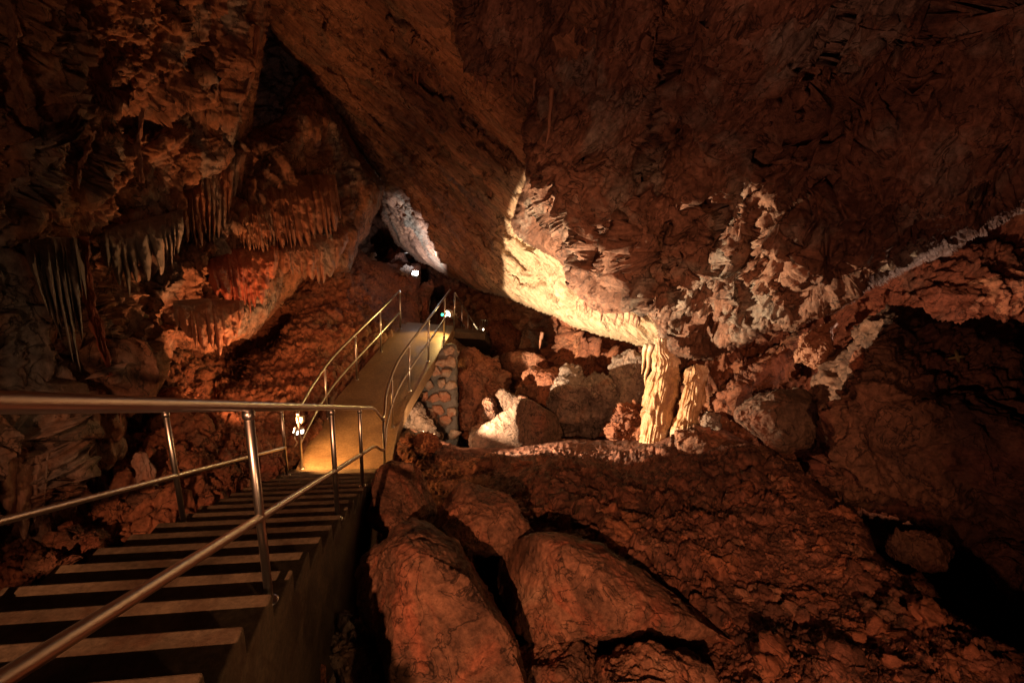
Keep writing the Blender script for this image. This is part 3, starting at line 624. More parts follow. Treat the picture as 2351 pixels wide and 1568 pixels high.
for (x, y, a_, b_) in SP:
    an = np.linspace(0, 2 * np.pi, 40, endpoint=False); ph = np.linspace(.002, np.pi - .05, 20); ro = rng.uniform(-.5, .5)
    nc_ = rng.choice((5, 6, 7)); ca = np.sort(np.linspace(0, 2 * np.pi, nc_, endpoint=False) + np.array([rng.uniform(-.3, .3) for _ in range(nc_)])); cr_ = np.array([rng.uniform(.85, 1.25) for _ in range(nc_)])
    corners = np.stack([cr_ * np.cos(ca), cr_ * np.sin(ca)], 1); rr = np.zeros(40)
    for k in range(nc_):
        p0 = corners[k]; e_ = corners[(k + 1) % nc_] - p0; den = np.cos(an) * e_[1] - np.sin(an) * e_[0]
        t_ = (p0[0] * e_[1] - p0[1] * e_[0]) / np.where(np.abs(den) < 1e-9, 1e-9, den); q_ = np.stack([np.cos(an) * t_, np.sin(an) * t_], 1); u_ = ((q_ - p0) @ e_) / (e_ @ e_)
        rr = np.where((t_ > 0) & (u_ > -1e-6) & (u_ < 1 + 1e-6), t_, rr)
    Tq, Pq = np.meshgrid(np.arange(40), ph, indexing='ij'); sp = np.sin(Pq) ** .5; cp = np.sign(np.cos(Pq)) * np.abs(np.cos(Pq)) ** .6
    lx = a_ * rr[Tq] * np.cos(an[Tq]) * sp; ly = b_ * rr[Tq] * np.sin(an[Tq]) * sp
    qx = x + lx * math.cos(ro) - ly * math.sin(ro); qy = y + lx * math.sin(ro) + ly * math.cos(ro)
    tl = rng.uniform(-.04, .04); V = at(qx.ravel(), qy.ravel(), (10.88 + rng.uniform(-.03, .03) - .11 * cp + tl * lx / a_).ravel())
    V = V + (V / np.linalg.norm(V, axis=1, keepdims=True)) * (.035 * plin(V * 9, 3) + .02 * plin(V * 22, 4))[:, None]
    bigs.append((V, [tuple(f) for f in gridfaces(40, 20, True)]))
V, Fs = merge(bigs); part_of(link('stones', V, Fs, M_stone), sw)

# ------------------------------------------------------------------ floodlights
def floodlight(label, px, py, d, size, facing, glowmat, post=None, cable=True, group=None):
    c = at(px, py, d); root = empty('floodlight', tuple(c)); tag(root, label, 'lamp', group)
    f = np.array(facing, float); f /= np.linalg.norm(f); x = np.cross(f, Z); x /= np.linalg.norm(x); u = np.cross(x, f)
    V, Fs = box_arrays(c - f * size * .25, size, size * .45, size * .75, (x, f, u)); part_of(bevel(link('housing', V, Fs, M_house, smooth=False), size * .08), root)
    V, Fs = box_arrays(c + f * size * .01, size * .82, size * .10, size * .58, (x, f, u)); part_of(bevel(link('lens', V, Fs, glowmat, smooth=False), size * .03), root)
    for k in range(1):
        q = [c - x * size * .54 - f * size * .2, c - x * size * .56 - u * size * .6 - f * size * .25, c + x * size * .56 - u * size * .6 - f * size * .25, c + x * size * .54 - f * size * .2]
        part_of(tube('bracket', q, size * .05, M_dark, n=8), root)
    if cable:
        q = smoothline([c - f * size * .4, c - f * size * .6 - u * size * .2 + x * size * .3, c - u * size * 1.1 + x * size * .5 - f * size * .2, c - u * size * 2.0 + x * size * .2 - f * size * .1, c - u * size * 2.6 + x * size * .5 - f * size * .1], 24)
        part_of(tube('cable', q, size * .07, M_cable, n=8), root)
    return root
L0 = floodlight('bright rail floodlight with cream cable at the foot of the stairs', 689, 992, 7.25, .12, (.5, -.6, -.35), M_warmglow)
V, Fs = box_arrays(at(690, 962, 7.2), .10, .07, .10); part_of(bevel(link('junction_box', V, Fs, M_cable, smooth=False), .01), L0)
floodlight('small floodlight turned to the cave wall beside the brighter rail lamp', 675, 988, 7.2, .09, (-.7, -.25, .25), M_warmglow, cable=False)
L2 = floodlight('grey box floodlight clamped to the railing corner on the landing', 1029, 720, 12.0, .19, (-.75, -.55, -.2), M_warmglow, cable=False)
V, Fs = box_arrays(at(1015.5, 722.5, 12.05), .05, .05, .05); o = bevel(link('indicator_lamp', V, Fs, M_green, smooth=False), .012); tag(o, 'tiny green indicator lamp glowing beside the landing floodlight', 'lamp')
floodlight('lit lamp at the bottom post of the distant stair railing', 1091, 777, 17.8, .2, (-.5, -.8, -.2), M_warmglow, cable=False)
floodlight('farthest warm lamp on the short end-on railing', 1112, 757, 18.9, .18, (.6, -.7, -.1), M_warmglow, cable=False)
FD = floodlight('dark floodlight on the ground below the stone wall, seen from behind', 958, 1006, 8.28, .10, (.82, .46, .2), M_warmglow, cable=False)
V, Fs = box_arrays(FLOOD + np.array([.06, .035, -.04]), .15, .2, .012, ((.87, .49, 0), (-.49, .87, 0), (0, 0, 1))); part_of(link('light_block', V, Fs, M_dark, smooth=False), FD)  # unseen plate added under the flood to stop its downward light
FL = floodlight('dazzling white lamp in the upper passage under the slanting ceiling', 953, 627, 12.95, .17, (-.1, -.9, .35), M_coolglow, cable=False)

# ------------------------------------------------------------------ boulders
def rd(size, amp, seed, **k): return lambda V: rockdisp(V, size, amp * 1.0, seed, None, **k)
def B(label, outline, d, thick, seed, mat=M_boul, size=.55, amp=.045, gx=0, gy=0, block=.75, nt=150, nf=90, group=None, name='boulder', cat='boulder', cuts=7, **k):
    return boulder(name, mat, outline, d, thick, rd(size, amp, seed, **{**dict(crack=.12, levels=5, warp=.3, fine=.30, gain=.6, facet=.7), **k}), gx, gy, nt, nf, block, cuts, seed, label, cat, group)
# foreground
B('huge red-brown boulder with a pointed top filling the near foreground beside the stairs', [(822, 1330), (850, 1290), (890, 1260), (930, 1222), (955, 1212), (990, 1228), (1040, 1262), (1090, 1310), (1130, 1370), (1165, 1450), (1190, 1560), (1200, 1680), (1050, 1720), (910, 1680), (905, 1560), (880, 1460), (830, 1390)], 3.75, .8, 101, size=.9, amp=.04, gy=-.22, nt=300, block=.7, cuts=6)
B('long sloping brown boulder with a lit whale-back crest in the near foreground', [(1140, 1270), (1200, 1244), (1290, 1238), (1380, 1262), (1470, 1310), (1550, 1380), (1640, 1450), (1720, 1510), (1660, 1545), (1500, 1520), (1380, 1500), (1260, 1490), (1190, 1430), (1130, 1330)], 4.2, .65, 102, size=.95, amp=.035, gy=-.2, nt=300, block=.7, cuts=5)
B('rounded brown boulder against the lower end of the stairs', [(868, 1085), (900, 1062), (950, 1075), (985, 1100), (1003, 1130), (1000, 1180), (975, 1240), (900, 1260), (835, 1280), (845, 1180)], 5.8, .6, 103, gy=-.15, nt=220, amp=.032, cuts=7)
B('broad domed boulder touching the rounded one by the stairs', [(1000, 1150), (1030, 1120), (1070, 1100), (1150, 1105), (1190, 1135), (1215, 1180), (1232, 1235), (1200, 1275), (1120, 1290), (1040, 1270), (995, 1220)], 5.3, .65, 104, gy=-.15, nt=220, amp=.032, cuts=7)
B('orange-lit boulder cut off by the bottom of the picture', [(1385, 1530), (1430, 1505), (1500, 1500), (1570, 1515), (1620, 1550), (1650, 1600), (1560, 1680), (1430, 1680), (1380, 1600)], 3.2, .45, 105, gy=-.15, amp=.05, nt=220, cuts=5)
B('angular dark boulder wedged between the two largest foreground boulders', [(1195, 1500), (1250, 1470), (1330, 1475), (1370, 1510), (1380, 1580), (1330, 1660), (1220, 1660), (1190, 1580)], 3.7, .35, 106, gy=-.1, amp=.05, nt=200)
B('layered red and grey rock low beside the stair flank', [(730, 1460), (755, 1425), (790, 1420), (810, 1445), (850, 1470), (872, 1520), (870, 1620), (780, 1680), (700, 1620), (705, 1520)], 3.9, .35, 107, mat=M_grey, size=.5, amp=.06, nt=200)
B('small brown rock at the bottom edge beside the layered rock', [(680, 1540), (710, 1515), (745, 1530), (755, 1590), (720, 1640), (670, 1600)], 3.5, .2, 108)
B('dark slanting slab behind the whale-back boulder', [(1560, 1360), (1620, 1375), (1700, 1400), (1730, 1450), (1725, 1520), (1690, 1500), (1620, 1430)], 4.3, .25, 109)
# middle distance
B('big tilted pale slab boulder lit from the side below the stone wall', [(1050, 1008), (1078, 1004), (1130, 970), (1195, 922), (1220, 926), (1268, 952), (1290, 992), (1262, 1040), (1140, 1065), (1050, 1050)], 9.7, .5, 111, mat=M_slab, size=.7, amp=.03, block=.36, nt=220, cuts=2)
B('squared boulder leaning behind the tilted pale slab', [(1138, 910), (1152, 898), (1200, 915), (1235, 940), (1195, 960), (1150, 975), (1135, 950)], 10.6, .3, 112, mat=M_slab, block=.5)
B('upright narrow stone standing beside the tilted slab', [(1112, 930), (1122, 915), (1135, 925), (1138, 965), (1128, 990), (1116, 975)], 10.3, .15, 113, mat=M_boul, block=.6, size=.3, amp=.04)
B('stubby brown stone at the left foot of the tilted slab', [(1085, 985), (1110, 962), (1118, 985), (1108, 1010), (1090, 1020), (1075, 1010)], 10.0, .2, 114, mat=M_slab, size=.3, amp=.04)
B('dark red block in the hollow behind the stone wall', [(1065, 800), (1110, 830), (1150, 860), (1155, 920), (1120, 980), (1060, 1030), (1050, 960), (1055, 860)], 11.8, .5, 115, mat=M_red, size=.6, amp=.10, block=.5)
B('square dark block in the centre of the hollow', [(1190, 850), (1230, 843), (1290, 845), (1300, 890), (1270, 940), (1215, 945), (1182, 900)], 11.5, .4, 116, mat=M_red, block=.4, size=.6, amp=.06)
B('flat-topped boulder near the distant stairs', [(1120, 835), (1150, 820), (1200, 812), (1240, 825), (1250, 850), (1190, 862), (1135, 858)], 13, .4, 117, mat=M_boul, block=.5)
B('rounded boulder beside the far stair lamps', [(1105, 770), (1130, 740), (1165, 745), (1200, 770), (1205, 800), (1170, 815), (1120, 812)], 15.5, .7, 118, mat=M_red, size=.8, amp=.1)
B('tall pointed slab with a lit edge left of the columns', [(1240, 1000), (1255, 940), (1290, 870), (1320, 822), (1335, 830), (1338, 900), (1328, 1000), (1300, 1012)], 11.0, .4, 119, mat=M_grey, size=.7, amp=.08, block=.55)
B('ragged standing rock between the pointed slab and the columns', [(1345, 850), (1370, 835), (1385, 870), (1395, 930), (1385, 1000), (1345, 1010), (1338, 930)], 11.0, .35, 120, mat=M_grey, size=.4, amp=.12)
B('broad purple-brown slab leaning against the taller column', [(1405, 820), (1440, 815), (1475, 850), (1480, 930), (1470, 990), (1420, 1000), (1395, 930), (1410, 880)], 10.9, .35, 121, mat=M_grey, size=.6, amp=.08, block=.5)
B('crumbling red mound at the foot of the taller column', [(1375, 1000), (1400, 965), (1440, 930), (1475, 925), (1480, 1000), (1440, 1015), (1390, 1015)], 10.2, .25, 122, mat=M_red, size=.25, amp=.08)
B('pale leaning rock under the curved edge of the walkway', [(905, 1000), (925, 955), (955, 930), (985, 960), (1010, 1010), (1000, 1035), (940, 1025)], 9.9, .2, 123, mat=M_grey, size=.5, amp=.07)
B('grey flat-topped boulder in front of the large dark boulder', [(1695, 945), (1720, 920), (1790, 895), (1850, 890), (1885, 930), (1880, 990), (1860, 1060), (1800, 1050), (1740, 1010), (1700, 985)], 7.3, .45, 124, mat=M_slab, size=.8, amp=.04, block=.5, nt=220, cuts=5)
B('small tan rock at the foot of the shorter column', [(1608, 960), (1625, 948), (1648, 955), (1650, 985), (1625, 990), (1608, 980)], 9.0, .15, 125, mat=M_grey, size=.25, amp=.04)
B('long dark slab lying behind the grey flat-topped boulder', [(1610, 980), (1640, 930), (1720, 860), (1800, 800), (1850, 780), (1860, 830), (1790, 880), (1700, 940), (1640, 985)], 9.4, .4, 126, mat=M_red, size=.6, amp=.10)
B('orange flowstone-coated rock under the roof edge', [(1830, 820), (1845, 770), (1875, 745), (1915, 742), (1905, 790), (1880, 840), (1845, 852)], 7.6, .25, 127, mat=M_lime if False else M_curt, size=.4, amp=.06)
B('reddish barrel-shaped rock stuck to the large dark boulder', [(1958, 820), (1980, 802), (2008, 806), (2012, 845), (1998, 880), (1975, 895), (1955, 870)], 6.2, .25, 128, mat=M_red, size=.4, amp=.04)
B('enormous dark rounded boulder filling the right side', [(1838, 1020), (1855, 960), (1890, 880), (1950, 805), (2010, 750), (2080, 738), (2180, 762), (2300, 768), (2450, 756), (2700, 770), (2750, 1300), (2500, 1300), (2351, 1245), (2230, 1205), (2100, 1165), (1950, 1135), (1870, 1090)], 6.3, 1.3, 129, mat=M_dkb, size=1.1, amp=.16, gx=-.15, block=.6, nt=330, nf=200, levels=5)
B('dark tapering boulder at the edge of the black pit', [(2225, 1260), (2290, 1250), (2380, 1270), (2420, 1340), (2420, 1420), (2370, 1400), (2310, 1350), (2245, 1310)], 5.2, .3, 130, mat=M_dkb)
B('low domed brown slab at the head of the rubble floor', [(1470, 1030), (1530, 1000), (1610, 980), (1680, 1010), (1700, 1050), (1650, 1075), (1560, 1070)], 8.0, .3, 131, mat=M_boul, size=.5, amp=.05)
B('second brown hump beside the domed slab on the rubble floor', [(1620, 1075), (1680, 1045), (1760, 1050), (1850, 1085), (1930, 1140), (1900, 1165), (1780, 1130), (1680, 1110)], 6.9, .3, 132, mat=M_boul, size=.5, amp=.06)
B('dark red rock half hidden at the lip of the pit', [(2050, 1235), (2100, 1220), (2160, 1240), (2175, 1275), (2120, 1300), (2060, 1275)], 5.15, .18, 133, mat=M_dkb, size=.3, amp=.05)
B('red clay lump on the crest of the rubble floor below the stone wall', [(955, 1008), (970, 996), (992, 998), (1012, 1004), (1018, 1022), (985, 1030), (955, 1024)], 8.15, .14, 134, mat=M_red, size=.2, amp=.04)
B('second smaller red clay lump on the crest next to the walkway edge', [(918, 1010), (930, 998), (948, 1000), (955, 1015), (935, 1024)], 8.0, .12, 135, mat=M_red, size=.2, amp=.04)
_bb = [o for o in bpy.data.objects if o.get('label', '').startswith('enormous dark')][0]; _bv = np.array([v.co[:] for v in _bb.data.vertices]) + np.array(_bb.location)
_u = _bv[:, 1] * math.sin(PITCH) + _bv[:, 2] * math.cos(PITCH); _d = _bv[:, 1] * math.cos(PITCH) - _bv[:, 2] * math.sin(PITCH); _a = _bv[:, 0] * math.cos(ROLL) + _u * math.sin(ROLL); _uu = -_bv[:, 0] * math.sin(ROLL) + _u * math.cos(ROLL)
_px = 1175.5 + F * _a / _d; _py = 784 - F * _uu / _d
def surf_depth(x, y):
    m = ((_px - x) ** 2 + (_py - y) ** 2) < 90
    return _d[m].min() if m.any() else _d.min()
_an = np.linspace(0, 2 * np.pi, 32, endpoint=False); _rr = 6 + 13 * np.abs(np.cos(2 * _an + .4)) ** 3 * (1 + .3 * np.sin(_an * 3))
_ol = [(2198 + 1.1 * r * math.cos(q), 820 + .8 * r * math.sin(q)) for q, r in zip(_an, _rr)]
_pt = [at(2198, 820, surf_depth(2198, 820) - .02)] + [at(x, y, surf_depth(x, y) - .012) for x, y in _ol]; _pt += [q + at(2198, 820, .03) - at(2198, 820, 0) for q in _pt]
_n = 32; _fs = [(0, 1 + k, 1 + (k + 1) % _n) for k in range(_n)] + [(33, 34 + (k + 1) % _n, 34 + k) for k in range(_n)] + [(1 + k, 34 + k, 34 + (k + 1) % _n, 1 + (k + 1) % _n) for k in range(_n)]
tag(link('mineral_patch', np.array(_pt), _fs, M_patch), 'small yellowish cross-shaped mineral patch on the enormous dark boulder', 'patch')
# upper passage
B('white-lit pointed rock spire in the upper passage', [(828, 640), (838, 600), (840, 565), (846, 562), (850, 590), (862, 610), (872, 632), (850, 645)], 14.6, .25, 140, mat=M_grey, size=.4, amp=.08)
B('dark conical heap under the pale arched rail', [(882, 628), (900, 600), (915, 585), (930, 600), (948, 625), (920, 635)], 16, .4, 141, mat=M_floor, size=.4, amp=.06)
B('dark rounded rock on the red slope above the walkway', [(790, 660), (820, 640), (850, 650), (865, 690), (850, 730), (815, 735), (790, 700)], 13, .3, 142, mat=M_red, size=.5, amp=.06)
B('tall dark block behind the walkway railing', [(850, 640), (900, 630), (945, 640), (962, 680), (955, 760), (910, 790), (860, 770), (850, 700)], 14, .4, 143, mat=M_boul, size=.8, amp=.08, block=.45)
B('narrow standing slab beneath the white lamp', [(955, 640), (985, 650), (980, 720), (965, 770), (945, 770), (950, 690)], 14.2, .3, 144, mat=M_boul, size=.6, amp=.06, block=.5)
B('lit pale lumps beside the white lamp', [(905, 625), (920, 615), (940, 612), (950, 622), (940, 634), (915, 635)], 14.3, .15, 145, mat=M_grey, size=.3, amp=.06, name='rock', cat='rock')
# left of the stairs
lr = [((300, 1100), 34, 40), ((345, 1155), 40, 30), ((450, 1120), 38, 34), ((505, 1105), 30, 30), ((545, 1090), 40, 34), ((600, 1085), 40, 26), ((250, 1175), 46, 34), ((180, 1250), 50, 36), ((120, 1300), 50, 30), ((405, 1075), 26, 24), ((480, 1150), 26, 18)]
lab = ['upright brown rock left of the stairs under the mid rail', 'flat dark rock beside the stair edge behind the leaning post', 'red lump just beyond the leaning left post', 'small ragged rock between two lumps by the upper left stairs', 'bright orange rock beside the last dark steps', 'low orange rock next to the foot of the rail lamp', 'mottled dark rock below the stalagmite', 'wide dark boulder along the stair edge at the left', 'nearest dark boulder touching the left stair edge', 'small rock behind the leaning left post', 'tiny dark stone against the left step ends']
for k, ((cx, cy), a_, b_) in enumerate(lr):
    an = np.linspace(0, 2 * np.pi, 12, endpoint=False); R0 = random.Random(k)
    ol = [(cx + a_ * math.cos(q) * R0.uniform(.8, 1.1), cy + b_ * math.sin(q) * R0.uniform(.8, 1.1)) for q in an]
    dd = float(tps(sl_ctrl, np.array([cx * 1.]), np.array([cy * 1.]))[0])
    B(lab[k], ol, dd - .05, .25, 200 + k, mat=M_boul if k % 3 else M_red, size=.4, amp=.08, nt=110, nf=60)

# ------------------------------------------------------------------ columns, stalagmites, curtains
def column(label, left, right, d, mat, seed, name='stalagmite', cat='stalagmite', flute=.035, nfl=30, nt=210, nv=260):
    l = np.array(left, float); r = np.array(right, float)
    y = np.linspace(min(l[0, 1], r[0, 1]), max(l[-1, 1], r[-1, 1]), nv)
    xl = np.interp(y, l[:, 1], l[:, 0]); xr = np.interp(y, r[:, 1], r[:, 0])
    c = (xl + xr) / 2; w = np.maximum((xr - xl) / 2, .5)
    th = np.linspace(0, 2 * np.pi, nt, endpoint=False); Tq, Yq = np.meshgrid(th, np.arange(nv), indexing='ij')
    wm = w[Yq] / F * d
    px = c[Yq] + w[Yq] * np.cos(Tq); V = at(px.ravel(), y[Yq].ravel(), (d - wm * np.sin(Tq)).ravel())
    Fc = gridfaces(nt, nv, True); N = vnormals(V, Fc); ax = at(c, y, d)[Yq].reshape(-1, 3)
    if ((N * (V - ax)).sum(1)).mean() < 0: N = -N; Fc = Fc[:, ::-1]
    q = np.stack([np.cos(Tq).ravel() * nfl / 6.3, np.sin(Tq).ravel() * nfl / 6.3, (y[Yq] / 90).ravel()], 1)
    fl = fbm(q, 2, seed, .5, True)
    sh = fbm(np.stack([np.cos(Tq).ravel() * 1.2, np.sin(Tq).ravel() * 1.2, (y[Yq] / 34).ravel()], 1), 3, seed + 5)
    yy_ = (y[Yq] / 46).ravel() + .8 * fbm(np.stack([np.cos(Tq).ravel() * 1.5, np.sin(Tq).ravel() * 1.5, (y[Yq] / 120).ravel()], 1), 3, seed + 21)
    led = (yy_ - np.floor(yy_)) ** 2.5 * np.clip(.5 + 1.5 * vnoise(np.stack([np.cos(Tq).ravel() * 2, np.sin(Tq).ravel() * 2, np.floor(yy_)], 1), seed + 31), 0, 1)
    V = V + N * (flute * fl + (1.6 * flute) * led + .05 * sh + .014 * fbm(V * 12, 3, seed + 9))[:, None]
    base = V.mean(0); base[2] = V[:, 2].min()
    o = link(name, V - base, Fc, mat); o.location = base; return tag(o, label, cat)
zc = lambda pts: [(1408.2 + .19525 * a, 765.3 + .19525 * b) for a, b in pts]
column('tall cream flowstone column brightly lit and joining floor to roof', zc([(505, 60), (480, 250), (468, 450), (412, 560), (390, 680), (365, 800), (368, 950), (345, 1150), (315, 1300)]), zc([(600, 60), (640, 250), (752, 330), (750, 600), (715, 780), (668, 900), (662, 1050), (620, 1160), (610, 1300)]), 9.45, M_lime, 11, 'stalagmite_column', 'column')
column('shorter cream stalagmite with a knobbly grey-white top beside the tall column', zc([(930, 395), (868, 440), (840, 620), (822, 780), (782, 920), (772, 1010), (725, 1060), (700, 1220)]), zc([(960, 395), (1078, 450), (1085, 600), (1040, 760), (985, 950), (965, 1010), (1000, 1080), (1010, 1220)]), 9.25, M_lime, 12)
column('knobbly brown stalagmite left of the stairs beneath the railing', [(318, 1040), (308, 1060), (318, 1090), (315, 1130), (328, 1170), (318, 1230)], [(330, 1040), (345, 1070), (352, 1100), (352, 1140), (370, 1180), (378, 1230)], 4.9, M_curt, 13, flute=.012)
def spike(label, px, py, d, length, rad, mat=M_curt, lean=0, group=None, seed=0):
    n = 16; t = np.linspace(0, 1, n); R = rad * (1 - t) ** .7 + .003; top = at(px, py, d)
    P = np.stack([top[0] + lean * t * length, np.full(n, top[1]), top[2] + .08 - t * (length + .08)], 1)
    P[:, 0] += rad * .5 * vnoise(np.stack([t * 4, t * 0, t * 0 + seed], 1), seed)
    V, Fs = tube_arrays(P - top, R * (1 + .2 * vnoise(np.stack([t * 7, t * 0 + seed, t * 0], 1), seed + 3)), 9); o = link('stalactite', V, Fs, mat); o.location = top; return tag(o, label, 'stalactite', group)
def curtain(label, top, bot, mat, seed, flutes=24, amp=.10, spikes=.3, nu=260, nv=120, thick=.14, bulge=.12):
    """hanging flowstone curtain between an upper and a lower line (px,py,depth)"""
    t = np.array(top, float); b = np.array(bot, float); u = np.linspace(0, 1, nu)
    def ip(q): s = np.r_[0, np.cumsum(np.hypot(np.diff(q[:, 0]), np.diff(q[:, 1])))]; s /= s[-1]; return np.stack([np.interp(u, s, q[:, k]) for k in range(3)], 1)
    t = ip(t); b = ip(b); z = np.zeros(nu)
    rg = np.random.RandomState(seed); wd = rg.uniform(.35, 1.8, flutes + 1); cw = np.cumsum(wd); cw = np.r_[0, cw / cw[-1]]
    ph = np.interp(u, cw, np.arange(flutes + 2)); cell = np.clip(ph.astype(int), 0, flutes)
    loc = ph - np.floor(ph); rl = rg.uniform(.0, 1, flutes + 2); ra = rg.uniform(.35, 1.1, flutes + 2)
    sp = np.sin(np.pi * loc) ** 1.3
    ln = 1 - spikes * .6 + spikes * sp * (.35 + rl[cell]) + .10 * vnoise(np.stack([u * flutes * .35, z, z], 1), seed + 2)
    ln = ln * (.5 + .5 * np.clip(np.sin(np.pi * u), 0, 1) ** .5) + .12 * vnoise(np.stack([u * 4, z, z], 1), seed + 12)
    v = np.linspace(0, 1, nv); Ui, Vi = np.meshgrid(np.arange(nu), np.arange(nv), indexing='ij'); vv = v[Vi]
    f = vv * ln[Ui]
    px = t[Ui, 0] + (b[Ui, 0] - t[Ui, 0]) * f; py = t[Ui, 1] + (b[Ui, 1] - t[Ui, 1]) * f; d = t[Ui, 2] + (b[Ui, 2] - t[Ui, 2]) * f
    wob = vnoise(np.stack([u[Ui].ravel() * flutes * .6, vv.ravel() * 3.2, np.full(nu * nv, seed * 1.)], 1), seed + 4).reshape(nu, nv) + .5 * vnoise(np.stack([u[Ui].ravel() * 5, vv.ravel() * 1.5, np.full(nu * nv, seed * 1.)], 1), seed + 6).reshape(nu, nv)
    lw = np.clip(loc[Ui] + .22 * wob * (.3 + vv), 0, 1)
    rib = ra[cell[Ui]] * np.sin(np.pi * lw) ** .9 * (1 + .35 * wob)
    grow = np.clip(vv * 3, 0, 1)
    q = at(px.ravel(), py.ravel(), d.ravel())
    fine = (fbm(q * 7, 3, seed + 8)).reshape(nu, nv)
    d = d + .16 * (1 - grow) ** 1.5
    d = d - amp * rib * (.35 + .65 * grow) - bulge * np.sin(np.pi * np.clip(vv, 0, 1)) ** .7 - .06 * fine
    px = px + 5 * wob * vv + 2 * fine
    edge = np.minimum(np.minimum(u, 1 - u) * 14, 1)[Ui]
    dback = d + thick * (.25 + rib) * (1 - .8 * vv ** 3) + .02
    df = d + (1 - edge) * thick
    V = np.concatenate([at(px.ravel(), py.ravel(), df.ravel()), at(px.ravel(), py.ravel(), np.maximum(dback, df + .01).ravel())])
    Fc = gridfaces(nu, nv); n = nu * nv
    rim = []
    for i in range(nu - 1): rim.append((i * nv + nv - 1, (i + 1) * nv + nv - 1, n + (i + 1) * nv + nv - 1, n + i * nv + nv - 1)); rim.append((i * nv, n + i * nv, n + (i + 1) * nv, (i + 1) * nv))
    for j in range(nv - 1): rim.append((j, j + 1, n + j + 1, n + j)); k = (nu - 1) * nv; rim.append((k + j, n + k + j, n + k + j + 1, k + j + 1))
    Fc = np.concatenate([Fc[:, ::-1], Fc + n, np.array(rim)])
    base = V.mean(0); base[2] = V[:, 2].max()
    o = link('flowstone_curtain', V - base, Fc, mat); o.location = base; return tag(o, label, 'flowstone')
curtain('deep red fluted flowstone curtain on the left wall', [(470, 600, 7.0), (540, 570, 7.6), (640, 555, 8.4)], [(500, 705, 7.0), (560, 705, 7.5), (640, 670, 8.3)], M_curtred, 1, 9, .06, .25)
curtain('orange flowstone curtain at the tip of the left wall', [(640, 560, 8.5), (720, 540, 9.4), (800, 520, 10.4)], [(650, 655, 8.4), (720, 632, 9.3), (795, 615, 10.3)], M_curt, 2, 9, .06, .2)
curtain('grey-brown curtain with long fingers under the dark roof hollow', [(225, 530, 5.1), (300, 510, 5.6), (420, 480, 6.4)], [(240, 650, 5.1), (330, 640, 5.6), (425, 600, 6.3)], M_curtgrey, 3, 9, .07, .5)
curtain('grey cluster of leaning stalactite fingers on the left wall', [(50, 560, 3.75), (110, 545, 3.95), (180, 545, 4.3)], [(110, 750, 3.8), (160, 775, 4.0), (212, 770, 4.3)], M_curtgrey, 4, 8, .09, .5)
curtain('lower drapery of brown folds below the red curtain', [(395, 690, 6.1), (470, 685, 6.5), (560, 690, 7.1)], [(415, 800, 6.0), (490, 812, 6.4), (560, 775, 7.0)], M_curt, 5, 8, .06, .2)
curtain('tall narrow flutes hanging from the slanting ridge', [(380, 450, 6.6), (460, 385, 7.2), (570, 320, 8.3)], [(390, 560, 6.5), (470, 540, 7.0), (560, 480, 8.1)], M_curt, 6, 13, .08, .25)
curtain('short brown drapery on the lowest left wall', [(110, 870, 4.25), (200, 855, 4.7), (330, 850, 5.2)], [(120, 965, 4.25), (210, 975, 4.6), (340, 930, 5.1)], M_curt, 7, 10, .06, .35)
curtain('dark folds of flowstone under the left handrail', [(-40, 985, 3.7), (60, 990, 4.0), (180, 985, 4.4)], [(-40, 1180, 3.7), (60, 1190, 4.0), (150, 1130, 4.4)], M_curt, 8, 7, .06, .2)
curtain('wide reddish drapery with many fine folds above the walkway end', [(545, 480, 7.7), (640, 405, 8.8), (770, 400, 10.3)], [(560, 600, 7.6), (650, 565, 8.6), (790, 530, 10.1)], M_curt, 21, 22, .07, .25, nu=360)
for _lab, _pl, _w in [('longest bent pale rib of flowstone on the upper left wall', [(150, 283), (142, 330), (130, 370), (88, 407), (90, 473)], 4), ('slanting pale rib right of the bent one on the upper left wall', [(212, 300), (196, 360), (180, 393), (170, 430)], 4), ('short crooked rib between the two slanting ribs', [(148, 390), (118, 440), (114, 500)], 3.5), ('broad pale rib near the top left corner', [(28, 10), (34, 100), (36, 200), (66, 290)], 8), ('faint rib hanging from the small pale spikes', [(330, 250), (318, 330), (322, 420)], 3), ('thin rib beside the black gap under the slab', [(590, 60), (585, 140), (562, 220), (546, 270)], 4)]:
    _y = np.linspace(_pl[0][1], _pl[-1][1], 14); _x = np.interp(_y, [q[1] for q in _pl], [q[0] for q in _pl]); _t = np.sin(np.linspace(.25, np.pi - .1, 14)) ** .6 * _w
    column(_lab, list(zip(_x - _t, _y)), list(zip(_x + _t, _y)), float(tps(ul_ctrl, np.array([_x.mean()]), np.array([_y.mean()]))[0]) - .42, M_curt, 40 + int(_w * 7 + _x[0]), 'flowstone_rib', 'flowstone', flute=.006, nt=40, nv=90)
column('long orange rib of flowstone leaning down the left wall', [(184, 545), (186, 600), (195, 680), (214, 760), (236, 830), (253, 862)], [(196, 545), (202, 600), (212, 680), (232, 760), (250, 830), (257, 862)], 4.55, M_curtred, 14, 'flowstone_rib', 'flowstone', flute=.008)
